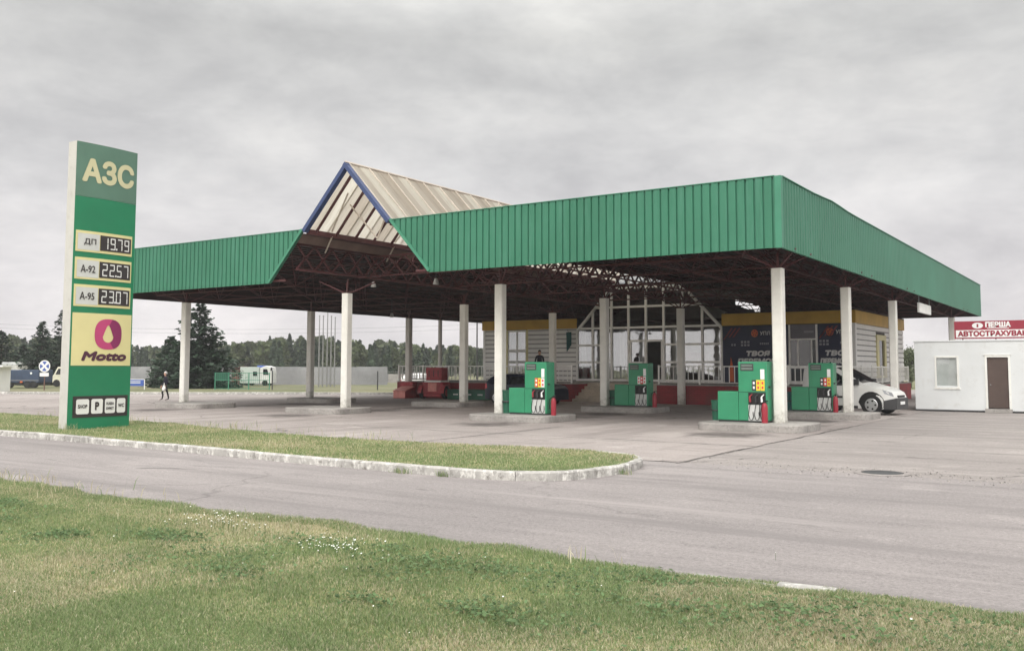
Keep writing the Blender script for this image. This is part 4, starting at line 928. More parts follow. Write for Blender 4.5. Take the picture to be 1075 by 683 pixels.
# ------------------------------------------------------------------ vehicles
def vehicle(name, label, loc, rz, paintm, L, T, B, HW, belt, wheels, wr, windows, extras=None, cat='car', group=None):
    """body runs from x=0 (nose) to x=-L; T(x) top, B(x) bottom, HW(x,z) half width"""
    o = thing(name, label, cat, loc, rz, group); nx, nz = 44, 12
    V = []; F = []
    for i in range(nx+1):
        x = -L*(1-math.cos(PI*i/nx))/2
        r = []
        for j in range(nz+1):
            z = B(x)+(T(x)-B(x))*(1-(1-j/nz)**1.35); r.append((x, HW(x, z), z))
        top = T(x); hw = r[-1][1]
        ring = [(x, -y, z) for x, y, z in r]+[(x, -hw*.6, top+.025), (x, 0, top+.04), (x, hw*.6, top+.025)]+[(x, y, z) for x, y, z in r[::-1]]
        V.append(ring)
    m = len(V[0]); mb = MB()
    vs = [p for r in V for p in r]; fs = [(i*m+j, i*m+j+1, (i+1)*m+j+1, (i+1)*m+j) for i in range(nx) for j in range(m-1)]+[tuple(range(m)), tuple(nx*m+j for j in range(m))[::-1]]+[(i*m, (i+1)*m, (i+1)*m+m-1, i*m+m-1) for i in range(nx)]
    mb.add(vs, fs); body = mb.build('body', paintm, o, smooth=True)
    def plate(nm, poly, mat, parent=o, off=.008):
        for s_ in (-1, 1):
            # subdivide polygon in a fan so that it follows the side
            mb = MB(); cx = sum(p[0] for p in poly)/len(poly); cz = sum(p[1] for p in poly)/len(poly)
            G = lambda x, z: (x, s_*(HW(x, z)+off), z)
            for a, b in zip(poly, poly[1:]+poly[:1]):
                for k in range(4):
                    p = (a[0]+(b[0]-a[0])*k/4, a[1]+(b[1]-a[1])*k/4); q = (a[0]+(b[0]-a[0])*(k+1)/4, a[1]+(b[1]-a[1])*(k+1)/4); mb.quad(G(*p), G(*q), G(cx, cz))
            mb.build(nm, mat, parent)
    for nm, poly, mat in windows: plate(nm, poly, mat)
    for wx in wheels:
        plate('wheel_arch', [(wx+(wr+.09)*math.cos(a), wr+.02+(wr+.09)*math.sin(a)) for a in [k*PI/10-.15 for k in range(11)]]+[(wx-wr*.9, B(wx)), (wx+wr*.9, B(wx))], M['black'], off=.004)
        for s_ in (-1, 1):
            y = s_*(HW(wx, wr)-.16); mb = MB(); yo = s_*(HW(wx, wr)+.02)
            w = MB(); w.cyl((wx, y, wr), (wx, yo, wr), wr, n=28); w = w.build('wheel', M['black'], o, .02)
            mb = MB(); mb.cyl((wx, yo, wr), (wx, yo+s_*.012, wr), wr*.62, wr*.58, n=24); rim = mb.build('rim', M['silver'], w)
            mb = MB()
            for q in range(5):
                a = q*2*PI/5; c_ = Vector((wx+wr*.4*math.cos(a), 0, wr+wr*.4*math.sin(a))); mb.quad(*[(c_.x+wr*.10*math.cos(k*PI/4), yo+s_*.014, c_.z+wr*.10*math.sin(k*PI/4)) for k in range(8)])
            mb.build('rim_hole', M['black'], w)
    if extras: extras(o, plate)
    return o
lerp = lambda x, P: next((a[1]+(b[1]-a[1])*((x-a[0])/(b[0]-a[0])) for a, b in zip(P, P[1:]) if a[0] >= x >= b[0]), P[-1][1])
VT = [(0, .62), (-.03, .72), (-.10, .82), (-.30, .93), (-.65, 1.04), (-1.0, 1.12), (-1.08, 1.15), (-1.5, 1.42), (-1.95, 1.68), (-2.25, 1.80), (-2.7, 1.87), (-2.95, 1.90), (-3.25, 1.86), (-3.42, 1.75), (-3.45, 1.2)]
def vhw(x, z):
    w = .94-(.17*((z-1.0)/.9)**1.3 if z > 1.0 else 0)-(.05*(1-z/.5) if z < .5 else 0)
    k = min(1, max(0, -x)/.75); w *= .70+.30*(1-(1-k)**2.2)
    k2 = min(1, (3.45+x)/.25); return w*(.93+.07*k2)
def van_extra(o, plate):
    # windscreen follows the body between cowl and roof
    mb = MB(); n = 8
    for i in range(n):
        for j in range(8):
            q = []
            for a, b in ((i, j), (i+1, j), (i+1, j+1), (i, j+1)):
                x = -1.12-(2.12-1.12)*a/n; hw = vhw(x, lerp(x, VT))*.97; q.append((x, hw*(2*b/8-1), lerp(x, VT)+.012+.04*(1-abs(2*b/8-1))))
            mb.quad(*q)
    mb.build('windscreen', M['carglass'], o, smooth=True)
    mb = MB()
    xs_ = [0, -.05, -.12, -.2, -.3, -.40]
    for z0, z1 in ((.22, .64),):
        for s_ in (-1, 1):
            for a, b in zip(xs_, xs_[1:]):
                G = lambda x, z: (x+.03, s_*(vhw(x, z)+.02), z); za = z1-.10*(-a/.40); zb_ = z1-.10*(-b/.40); mb.quad(G(a, z0), G(b, z0), G(b, zb_), G(a, za))
        hw = vhw(0, .4)+.02; mb.box(-.08, .045, -hw, hw, z0, z1)
    mb.build('bumper', M['darkgrey'], o)
    for s_ in (-1, 1):
        mb = MB(); pts = [(-.06, .70), (-.10, .84), (-.42, .955), (-.34, .80)]; mb.quad(*[(x+.01, s_*(vhw(x, z)+.012), z) for x, z in pts]); mb.build('headlight', paint('headlamp glass', (.30, .31, .33), .15), o)
        mb = MB(); mb.box(-1.42, -1.22, s_*.93-.10*(s_ < 0), s_*.93+.10*(s_ > 0), 1.12, 1.34); mb.build('mirror', M['darkgrey'], o, .02)
    mb = MB(); mb.box(.046, .056, -.26, .26, .40, .51); mb.build('number_plate', M['stickW'], o)
    mb = MB(); mb.box(-.02, .012, -.40, .40, .66, .74); mb.build('grille', M['black'], o)
vehicle('white_van', 'white delivery van parked beside the terrace, seen from its side', (-7.25, 37.2, 0), -.10, M['vanwhite'], 3.45, lambda x: lerp(x, VT), lambda x: .24, vhw, 1.0, (-.80, -2.85), .385,
    [('side_window', [(-1.38, 1.10), (-2.0, 1.52), (-2.15, 1.60), (-2.15, 1.09)], M['carglass']), ('side_window', [(-2.24, 1.08), (-2.24, 1.62), (-2.95, 1.66), (-2.95, 1.08)], M['carglass']),
     ('rub_strip', [(-1.45, .62), (-1.45, .70), (-2.4, .70), (-2.4, .62)], M['darkgrey']), ('sill', [(-1.30, .245), (-1.30, .34), (-2.3, .34), (-2.3, .245)], M['darkgrey'])], van_extra, 'van')
CT = [(0, .80), (-.04, .95), (-.10, 1.02), (-.35, 1.25), (-.60, 1.36), (-1.1, 1.41), (-1.9, 1.42), (-2.4, 1.34), (-3.0, 1.02), (-3.1, .98), (-3.7, .88), (-3.95, .72), (-4.0, .5)]
def chw(x, z):
    w = .84-(.18*((z-.9)/.5)**1.2 if z > .9 else 0); k = min(1, max(0, -x)/.5); k2 = min(1, max(0, 4.0+x)/.6); return w*(.82+.18*(1-(1-k)**2))*(.74+.26*(1-(1-k2)**2))
def car_extra(o, plate):
    for s_ in (-1, 1):
        mb = MB(); mb.quad(*[(x+.01, s_*(chw(x, z)+.012), z) for x, z in ((-.04, .72), (-.05, .95), (-.16, .98), (-.22, .75))]); mb.build('tail_light', M['stickR'] if s_ > 0 else paint('clear tail lamp', (.62, .45, .44), .3), o)
    mb = MB(); mb.box(-.1, .04, -.62, .62, .34, .55); mb.build('bumper', M['navycar'], o, .02); mb = MB(); mb.box(.041, .05, -.25, .25, .60, .70); mb.build('number_plate', M['stickW'], o)
    mb = MB(); mb.quad((-.07, -.55, 1.0), (-.07, .55, 1.0), (-.36, .5, 1.27), (-.36, -.5, 1.27)); mb.build('rear_window', M['carglass'], o)
def car(name, lab, loc, rz, pm): return vehicle(name, lab, loc, rz, pm, 4.0, lambda x: lerp(x, CT), lambda x: .22, chw, .9, (-.75, -3.15), .30,
    [('side_window', [(-.55, .95), (-.72, 1.27), (-1.45, 1.34), (-1.45, .95)], M['carglass']), ('side_window', [(-1.53, .95), (-1.53, 1.34), (-2.2, 1.31), (-2.75, .97)], M['carglass'])], car_extra)
car('parked_car', 'dark blue hatchback parked behind the pump with orange stickers', (-26.55, 38.1, 0), PI, M['navycar'])
x_, y_ = far(420, 72); car('parked_car', 'white car parked far off, its roof showing behind the terrace railing', (x_, y_, -.15), PI+VIEWZ, M['vanwhite'])
# ------------------------------------------------------------------ red fire cart, sand chest, green boxes in front of the terrace
rc = thing('fire_cart', 'old red wheeled fire cart with a slotted cabinet on top', 'fire cart', (-32.55, 40.9, 0), .18)
MB().box(-.85, .85, -.45, .45, .30, .92).build('body', M['redold'], rc, .03)
MB().box(-.38, .34, -.475, -.452, .42, .90).build('front_panel', M['redpale'], rc, .01)
MB().box(-.62, .74, -.55, .5, .925, 1.03).build('tray', M['cloth_white'], rc, .02)
cb = MB().box(-.62, .66, -.35, .40, 1.033, 1.74).build('cabinet', M['redold'], rc, .02)
mb = MB(); [mb.box(a, a+.07, -.358, -.351, 1.22, 1.58) for a in (-.40, -.02, .34)]; build_each(mb, 'slot', M['ink'], cb)
for s_ in (-.92, .92):
    w = MB(); w.cyl((s_-.10, -.25, .36), (s_+.10, -.25, .36), .36, n=24); w = w.build('wheel', M['black'], rc, .02); MB().cyl((s_-.11, -.25, .36), (s_+.11, -.25, .36), .19, n=18).build('rim', M['redold'], w)
    mb = MB(); n = 9
    for q in range(n):
        a, b = PI*q/n-.05, PI*(q+1)/n-.05
        P = lambda r, an, x: (x, -.25-r*math.cos(an), .36+r*math.sin(an))
        mb.add([P(.42, a, s_-.16), P(.42, b, s_-.16), P(.42, b, s_+.16), P(.42, a, s_+.16), P(.45, a, s_-.16), P(.45, b, s_-.16), P(.45, b, s_+.16), P(.45, a, s_+.16)], [(0, 3, 2, 1), (4, 5, 6, 7), (0, 1, 5, 4), (3, 7, 6, 2), (0, 4, 7, 3), (1, 2, 6, 5)])
    mb.build('fender', M['redold'], rc)
MB().box(-.7, .7, -.50, -.452, .14, .28).build('step_bar', M['redold'], rc, .01); rc.scale = (.76, 1, 1); rc.location.x = -32.35
sc_ = thing('sand_chest', 'pale red fire sand chest with a sloped lid beside the red cart', 'sand chest', (-34.55, 40.7, 0), .05)
mb = MB(); mb.prism([(-.40, 0), (.40, 0), (.40, .62), (-.40, .40)], lambda a, b, d: (d, a, b), -.42, .42); mb.build('box', M['redold'], sc_, .01)
MB().box(-.41, .41, -.43, -.402, .03, .38).build('front_board', M['redpale'], sc_)
mb = MB(); mb.prism([(-.45, .395), (.42, .635), (.42, .68), (-.45, .44)], lambda a, b, d: (d, a, b), -.45, .45); mb.build('lid', M['redpale'], sc_, .01)
hp = thing('hose_box', 'dark red hose box standing behind the pale red sand chest', 'box', (-34.75, 41.35, 0)); MB().box(-.5, .45, -.2, .2, 0, .86).build('box', M['redold'], hp, .02); MB().box(-.53, .48, -.22, .22, .863, .92).build('lid', M['redold'], hp, .01); MB().cyl((.1, -.21, .6), (.1, -.24, .6), .03, n=8).build('handle', M['grey'], hp)
for x, lab in ((-31.0, 'dark green box with a pale label right beside the red fire cart'), (-29.35, 'dark green box with a pale label nearest the dark blue car'), (-30.1, 'dark green box half hidden behind the plain column')):
    o = thing('green_box', lab, 'box', (x, 41.15, 0), 0, 'dark green boxes along the terrace foot'); W = .60 if x != -30.1 else .28
    MB().box(-W, W, -.3, .3, 0, .50).build('box', M['greendark'], o, .015); MB().box(-W-.02, W+.02, -.32, .32, .503, .55).build('lid', M['greendark'], o, .01)
    mb = MB(); [mb.box(-.12+k*.085, -.06+k*.085, -.306, -.301, .24, .31) for k in range(4)]; mb.build('label', M['letters'], o)
# ------------------------------------------------------------------ people
def person(label, loc, rz, jacket, trousers, hairm, walk=True, bend=0.0):
    o = thing('person', label, 'person', loc, rz)
    s = .16 if walk else .0
    P = {}; E = []
    def v(n, co, r, par=None): P[n] = (Vector(co), r if isinstance(r, tuple) else (r, r)); (E.append((par, n)) if par else None)
    v('pelvis', (0, 0, .93), (.155, .115)); v('waist', (0, .0, 1.06), (.140, .105), 'pelvis'); v('chest', (0, -.01-bend*.1, 1.26), (.165, .115), 'waist'); v('collar', (0, 0-bend*.15, 1.42), (.115, .085), 'chest')
    v('neck', (0, -.01-bend*.2, 1.48), .055, 'collar'); v('jaw', (0, -.035-bend*.25, 1.55), (.062, .070), 'neck'); v('face', (0, -.015-bend*.25, 1.62), (.078, .095), 'jaw'); v('crown', (0, .0-bend*.25, 1.71), (.062, .075), 'face')
    v('nose', (0, -.125-bend*.25, 1.615), .014, 'face')
    for k in (-1, 1):
        v(f'ear{k}', (k*.088, .0-bend*.25, 1.615), .016, 'face')
        v(f'hip{k}', (k*.095, 0, .88), (.095, .10), 'pelvis'); st = k*s
        v(f'knee{k}', (k*.10, -st*1.0-.03, .50), (.062, .066), f'hip{k}'); v(f'calf{k}', (k*.10, -st*.9+.03*(k < 0), .33), (.056, .060), f'knee{k}'); v(f'ankle{k}', (k*.10, -st*1.25+.02, .09), (.038, .042), f'calf{k}')
        v(f'ball{k}', (k*.105, -st*1.25-.13, .038), (.042, .032), f'ankle{k}'); v(f'toe{k}', (k*.107, -st*1.25-.20, .03), (.032, .025), f'ball{k}')
        v(f'shoulder{k}', (k*.175, -bend*.12, 1.39), (.062, .064), 'collar'); v(f'elbow{k}', (k*.235, .03+st*.5, 1.12), .046, f'shoulder{k}')
        v(f'wrist{k}', (k*.225, -.10+st*.6, .90), .030, f'elbow{k}'); v(f'palm{k}', (k*.222, -.12+st*.6, .83), (.020, .036), f'wrist{k}')
        for q, (dy, ln) in enumerate(((-.030, .062), (-.010, .074), (.010, .070), (.028, .055))):
            a = Vector((k*.222, -.12+st*.6+dy, .795)); v(f'fa{k}{q}', a, .0095, f'palm{k}'); v(f'fb{k}{q}', a+Vector((-k*.008, -.004, -ln*.55)), .0088, f'fa{k}{q}'); v(f'fc{k}{q}', a+Vector((-k*.026, -.006, -ln)), .0075, f'fb{k}{q}')
        v(f'ta{k}', (k*.212, -.165+st*.6, .82), .0105, f'palm{k}'); v(f'tb{k}', (k*.20, -.178+st*.6, .785), .009, f'ta{k}')
    names = list(P); idx = {n_: i for i, n_ in enumerate(names)}
    me = bpy.data.meshes.new('body'); me.from_pydata([P[n_][0] for n_ in names], [(idx[a], idx[b]) for a, b in E], []); me.update()
    tmp = bpy.data.objects.new('body', me); COL.objects.link(tmp); tmp.modifiers.new('skin', 'SKIN'); sd = tmp.modifiers.new('sub', 'SUBSURF'); sd.levels = sd.render_levels = 2
    sv = me.skin_vertices[0].data
    for i, n_ in enumerate(names): sv[i].radius = P[n_][1]; sv[i].use_root = (n_ == 'pelvis')
    dg = bpy.context.evaluated_depsgraph_get(); dg.update(); m2 = bpy.data.meshes.new_from_object(tmp.evaluated_get(dg)); bpy.data.objects.remove(tmp); bpy.data.meshes.remove(me)
    m2.name = 'body'
    m2.materials.clear()
    for q in (M['skin'], jacket, trousers, M['shoe']): m2.materials.append(q)
    for p in m2.polygons:
        c = p.center; r = abs(c.x)
        hand = c.z < .905 and r > .165 and c.z > .6
        p.material_index = 0 if (c.z > 1.475 or hand) else 1 if (c.z > .98 or (r > .19 and c.z > .85)) else 2 if c.z > .075 else 3; p.use_smooth = True
    b = bpy.data.objects.new('body', m2); COL.objects.link(b); b.parent = o
    mb = MB(); hy = -.012-bend*.25
    for i in range(8):
        for j in range(16):
            q = []
            for a, c in ((i, j), (i+1, j), (i+1, j+1), (i, j+1)):
                th = a/8*PI*.56; ph = 2*PI*c/16; back = max(0, math.sin(ph)); th2 = th*(1+.35*back) if math.sin(ph) > -.3 else th*.82
                q.append((.088*math.sin(th2)*math.cos(ph), hy+.108*math.sin(th2)*math.sin(ph)+.012, 1.655+.115*math.cos(th2)))
            mb.quad(*q)
    mb.build('hair', hairm, o, smooth=True)
    for k in (-1, 1): mb = MB(); mb.lathe([(0, -.011), (.008, -.007), (.011, 0), (.008, .007), (0, .011)], (k*.032, -.098-bend*.25, 1.635), n=8); mb.build('eye', M['ink'], o, smooth=True)
    mb = MB(); mb.box(-.024, .024, -.108-bend*.25, -.094-bend*.25, 1.562, 1.570); mb.build('mouth', paint('lips', (.30, .10, .09), .5), o)
    return o
pw = person('person in dark jacket and black trousers walking across the forecourt', (-42.3, 30.6, 0), -.5, M['jacket'], M['trousers'], M['hairpale']); pw.scale = (.86, .86, .86)
bg = thing('carrier_bag', 'white bulging bag held at the hip of the walking person', 'bag', (-42.16, 30.42, .50), -.5)
mb = MB()
for i in range(6):
    for j in range(12):
        q = []
        for a, c in ((i, j), (i+1, j), (i+1, j+1), (i, j+1)):
            tt = a/6; ph = 2*PI*c/12; r = .5+.5*math.sin(PI*min(1, tt*1.15+.12)); q.append((.24*r*math.cos(ph), .11*r*math.sin(ph), .30*tt))
        mb.quad(*q)
mb.build('sack', M['cloth_white'], bg, smooth=True)
mb = MB(); mb.path([Vector((-.10, 0, .28)), Vector((-.05, 0, .40)), Vector((.05, 0, .40)), Vector((.10, 0, .28))], .012); mb.build('handle', M['cloth_white'], bg)
person('person in dark clothes standing on the terrace behind the fuel pump', (-27.0, 43.2, TZ), .6, M['jacket'], M['trousers'], M['hair'], False, .3)
# ------------------------------------------------------------------ far side of the lot
kf = [far(p, 60) for p in (-250, -100, 60, 200, 330, 428)]
struct(kerb('kerb', smooth_path(kf, 6), -.05, .13, .18, lambda p: 3.0, M['kerb']))
def wall_run(name, lab, pa, pb, d, z1, mat, cat, step=3.0):
    a, b = Vector(far(pa, d)), Vector(far(pb, d)); L = (b-a).length; o = thing(name, lab, cat, (a.x, a.y, 0), math.atan2(b.y-a.y, b.x-a.x)); n = max(1, round(L/step)); mb = MB()
    for k in range(n): mb.box(L*k/n+.05, L*(k+1)/n-.05, 0, .16, -.1, z1+random.uniform(-.03, .03))
    build_each(mb, 'panel', mat, o); mb = MB(); [mb.box(L*k/n-.049, L*k/n+.049, -.03, .19, -.1, z1+.02) for k in range(n+1)]; build_each(mb, 'fence_post', M['wallconc'], o); return o
wall_run('concrete_fence', 'long grey concrete panel fence beyond the far verge', 40, 406, 96, 1.78, M['wallconc'], 'fence')
o = wall_run('low_wall', 'low pale wall beyond the end of the grey panel fence', 407, 470, 110, .95, M['concrete'], 'wall')
# green mesh fence with a gate-like end frame
a, b = Vector(far(226, 74)), Vector(far(283, 74)); L = (b-a).length
gt = thing('mesh_fence', 'green steel framed mesh fence in front of the pale truck', 'fence', (a.x, a.y, -.05), VIEWZ)
for x in (0, L*.25, L*.62, L): MB().box(x-.035, x+.035, -.035, .035, 0, 1.36).build('post', M['green_edge'], gt)
mb = MB(); [mb.box(0, L, -.02, .02, z-.02, z+.02) for z in (.08, .75, 1.33)]; build_each(mb, 'rail', M['green_edge'], gt)
mb = MB(); n = int(L/.16)
for k in range(n): mb.box(L*k/n-.006, L*k/n+.006, -.006, .006, .08, 1.33)
mb.build('mesh', M['green_edge'], gt)
MB().box(.05, L*.25-.05, .05, .07, .72, 1.30).build('notice_panel', M['greendark'], gt)
a, b = Vector(far(286, 74)), Vector(far(470, 74)); L = (b-a).length
cf = thing('chain_fence', 'thin grey chain-link fence along the far verge', 'fence', (a.x, a.y, -.05), VIEWZ); n = 5
for k in range(n+1): MB().cyl((L*k/n, 0, 0), (L*k/n, 0, 1.5), .045, n=8).build('post', M['darkgrey'], cf)
mb = MB(); [mb.cyl((0, 0, z), (L, 0, z), .012, n=4) for z in (.1, .8, 1.45)]
m_ = 90
for k in range(m_): mb.cyl((L*k/m_, 0, .1), (L*min(k+3, m_)/m_, 0, 1.45), .005, n=3, caps=False); mb.cyl((L*min(k+3, m_)/m_, 0, .1), (L*k/m_, 0, 1.45), .005, n=3, caps=False)
mb.build('netting', M['grey'], cf)
for i, px in enumerate((334.5, 338.5, 343, 347, 351)):
    x, y = far(px, 85+i*.4); o = thing('flagpole', ['slim grey flagpole closest to the column beside it', 'second grey flagpole counting from the nearer column', 'tallest grey flagpole in the middle of the five', 'fourth grey flagpole counting from the nearer column', 'grey flagpole farthest from the neighbouring column, end of the row'][i], 'flagpole', (x, y, -.05), 0, 'bare flagpoles beyond the lot'); hh = 6.4+(.5 if i == 2 else .1*math.sin(i*3))
    MB().cyl((0, 0, 0), (0, 0, hh), .07, .04, n=8).build('pole', M['grey'], o); MB().lathe([(0, 0), (.07, .05), (.07, .1), (0, .15)], (0, 0, hh), n=8).build('finial', M['grey'], o)
# pale truck and neighbours
x, y = far(252, 90); tk = thing('parked_truck', 'pale green and white truck parked behind the green mesh fence', 'truck', (x, y, -.05), VIEWZ)
MB().box(0, 1.85, 0, 2.2, .22, 1.80).build('cargo_box', M['palegreen'], tk, .03)
mb = MB(); mb.prism([(1.88, .22), (3.0, .22), (3.0, 1.2), (2.92, 1.78), (2.5, 1.92), (1.88, 1.72)], lambda a, b, d: (a, d, b), .1, 2.1); cab = mb.build('cab', M['vanwhite'], tk, .04)
MB().box(1.25, 1.65, -.02, -.003, .95, 1.35).build('window', M['carglass'], tk); mb = MB(); mb.prism([(2.2, 1.05), (2.75, 1.05), (2.6, 1.6), (2.2, 1.6)], lambda a, b, d: (a, d, b), .085, .098); mb.build('side_window', M['carglass'], cab)
MB().box(1.55, 2.2, .3, 1.9, 1.73, 1.95).build('roof_deflector', M['bluesign'], tk, .05); MB().box(2.96, 3.1, -.1, .1, 1.45, 1.75).build('mirror', M['black'], tk)
for wx in (.6, 2.4):
    for yy in (.03, 1.9): MB().cyl((wx, yy, .27), (wx, yy+.25, .27), .27, n=18).build('wheel', M['black'], tk)
x, y = far(243, 92); sh = thing('shed', 'low rusty brown shed beside the pale truck', 'shed', (x, y, -.05), VIEWZ); MB().box(0, .95, 0, 2, 0, 1.55).build('wall', M['rust'], sh); mb = MB(); mb.prism([(-.08, 1.50), (1.03, 1.80), (1.03, 1.86), (-.08, 1.56)], lambda a, b, d: (a, d, b), -.1, 2.1); mb.build('roof', M['rust'], sh)
x, y = far(4, 78); lr = thing('covered_lorry', 'long dark blue covered lorry trailer at the far lot edge', 'lorry', (x, y, -.05), VIEWZ)
MB().box(0, 2.95, 0, 2.4, .45, 1.52).build('tarpaulin', M['lorryblue'], lr, .06); MB().box(.05, 2.9, .05, 2.35, .30, .447).build('chassis', M['black'], lr); MB().box(-.02, 2.97, -.03, -.002, .62, .67).build('side_rail', M['grey'], lr)
for wx in (.45, 2.0, 2.5): MB().cyl((wx, .0, .3), (wx, .3, .3), .30, n=16).build('wheel', M['black'], lr)
MB().cyl((2.3, -.03, 1.25), (2.3, -.003, 1.25), .09, n=14).build('round_marker', M['stickW'], lr); MB().box(1.4, 1.6, -.03, -.003, .46, .58).build('lamp', M['orange'], lr)
x, y = far(-21.5, 66); hu = thing('guard_hut', 'pale hut with a flat overhanging roof at the far lot edge', 'hut', (x, y, -.03), VIEWZ); MB().box(0, 1.35, 0, 1.6, 0, 1.75).build('wall', M['siding'], hu); MB().box(-.25, 1.75, -.25, 1.8, 1.755, 1.88).build('roof', M['whiteframe'], hu); MB().box(.3, 1.0, -.02, -.002, .8, 1.4).build('window', M['carglass'], hu)
x, y = far(1, 92); bu = thing('white_building', 'low white building roof showing above the blue lorry', 'building', (x, y, 0), VIEWZ); MB().box(0, 2.6, 0, 3, 0, 1.9).build('wall', M['white'], bu); mb = MB(); mb.prism([(0-.1, 1.905), (2.7, 1.905), (2.5, 2.2), (.2, 2.2)], lambda a, b, d: (a, d, b), -.1, 3.1); mb.build('roof', M['plaster'], bu)
x, y = far(55, 84); pv = thing('parked_minibus', 'cream minibus parked between the no-stopping sign and the pylon', 'minibus', (x, y, -.05), VIEWZ)
mb = MB(); mb.prism([(0, .35), (1.9, .35), (1.9, 1.75), (.45, 1.78), (.12, 1.1), (0, .95)], lambda a, b, d: (a, d, b), 0, 1.8); mb.build('body', paint('cream paint', (.62, .60, .48), .4), pv, .05); mb = MB(); mb.prism([(.28, 1.1), (.52, 1.62), (1.2, 1.62), (1.2, 1.1)], lambda a, b, d: (a, d, b), -.02, -.003); mb.build('side_window', M['carglass'], pv)
for wx in (.4, 1.5): MB().cyl((wx, -.02, .32), (wx, .2, .32), .32, n=16).build('wheel', M['black'], pv)
# no-stopping sign
x, y = far(47, 71); ns = thing('no_stopping_sign', 'round blue and white crossed no-stopping sign on a pole', 'road sign', (x, y, -.05), VIEWZ-.1); MB().cyl((0, 0, 0), (0, 0, 2.2), .04, n=8).build('pole', M['rust'], ns)
mb = MB(); mb.cyl((0, -.05, 1.83), (0, -.07, 1.83), .46, n=32); ds = mb.build('disc', M['letters'], ns)
mb = MB(); C_ = lambda a, r: (r*math.cos(a), -.074, 1.83+r*math.sin(a))
for q in range(4):
    a0, a1 = q*PI/2-PI/4+.27, q*PI/2+PI/4-.27; n = 8; mb.quad(*([C_(a0+(a1-a0)*k/n, .37) for k in range(n+1)]+[C_((a0+a1)/2, .10)]))
mb.build('cross_emblem', M['bluesign'], ds); mb = MB(); mb.box(-.36, .36, -.07, -.05, 1.06, 1.33); mb.build('plate', M['stickW'], ns); 
x, y = far(144, 74); bs = thing('info_board', 'wide blue information board on two short white posts', 'sign', (x, y, -.05), VIEWZ); MB().box(-.75, .55, -.03, .03, .28, .78).build('board', M['bluesign'], bs); mb = MB(); mb.box(-.78, .58, -.02, .02, .78, .83); [mb.box(p, p+.06, -.02, .02, 0, .8) for p in (-.84, .58)]; build_each(mb, 'post', M['letters'], bs)
mb = MB(); [mb.box(-.6, .3, -.036, -.031, z, z+.05) for z in (.62, .5)]; mb.build('small_print', M['letters'], bs)
x, y = far(500.5, 76); lp = thing('lamp_post', 'thin dark lamp post rising beside the siding corner of the shop', 'lamp post', (x, y, -.05)); MB().cyl((0, 0, 0), (0, 0, 6.6), .07, .05, n=8).build('pole', M['darkgrey'], lp); mb = MB(); mb.cyl((0, 0, 6.5), (.9, .2, 6.7), .035, n=6); mb.box(.8, 1.3, .1, .3, 6.64, 6.76); mb.build('lamp_head', M['grey'], lp)
# ------------------------------------------------------------------ trees
def conifer(name, lab, px, d, ztop, rad, seed, dens=1.0, group=None, tint=(.030, .050, .032)):
    rg = np.random.default_rng(seed); x, y = far(px, d); o = thing(name, lab, 'tree', (x, y, -.06), 0, group); H = ztop+.06
    MB().cyl((0, 0, 0), (0, 0, H*.97), .16*H/7, .02, n=8).build('trunk', M['bark'], o)
    V = []; C = []; n = 0; z = .05*H
    while z < H*.985:
        f_ = z/H; R = rad*(1-f_)**.86*(.55+.45*min(1, f_/.10))*rg.uniform(.85, 1.1); nb = max(4, int(11*(1-f_)**.5*dens)+2)
        for k in range(nb):
            a = rg.uniform(0, 2*PI); r = R*rg.uniform(.62, 1.12); el = rg.uniform(-.30, .02)-.12*(1-f_)+.30*f_; m = max(9, int(34*r/rad*dens))
            tt = rg.random(m)**.8; side = rg.normal(0, .10*r+.03, m)*(1.1-.6*tt); drop = -rg.random(m)*.10*(1+r)
            bx = np.cos(a)*tt*r-np.sin(a)*side; by = np.sin(a)*tt*r+np.cos(a)*side; bz = z+np.tan(el)*tt*r+.10*r*tt**2+drop
            for i in range(m):
                s_ = rg.uniform(.10, .23)*(.8+.6*rg.random())*(rad/2.3)**.5; da = a+rg.normal(0, .6); c, sn = np.cos(da)*s_, np.sin(da)*s_; w = s_*.42
                p = np.array([bx[i], by[i], bz[i]]); q = p+np.array([c, sn, rg.normal(-.02, .05)]); l = np.array([-sn, c, rg.normal(0, s_*.5)])/s_*w
                V += [p-l, p+l, q+l*.5, q-l*.5]; C.append(np.array(tint)*rg.uniform(.6, 1.35)*(.8+.5*tt[i]))
        z += H*.028*rg.uniform(.8, 1.2)
    V = np.array(V); n = len(V)//4; q = mesh_np('crown', V, [np.arange(n*4).reshape(-1, 4)], M['leaf'], np.repeat(np.array(C), 4, 0)); q.parent = o
    return o
conifer('spruce_tree', 'big dark spruce standing beside the far lot, broad to the ground', 208, 80, 7.35, 4.4, 61, 1.5)
conifer('spruce_tree', 'smaller dark conifer half merged with the big spruce', 178, 83, 4.6, 2.6, 62, 1.1)
LC = 'dark conifers behind the blue lorry'
conifer('spruce_tree', 'tall dark conifer rising behind the no-stopping sign', 43, 92, 6.3, 3.3, 63, .9, LC)
conifer('spruce_tree', 'tallest dark conifer at the back of the price pylon', 64, 95, 7.6, 3.4, 64, .9, LC)
conifer('spruce_tree', 'dark conifer at the picture edge behind the pale hut', 1, 93, 5.3, 3.4, 65, .8, LC)
conifer('spruce_tree', 'low bushy conifer behind the middle of the blue lorry', 24, 95, 4.2, 3.0, 66, .8, LC)
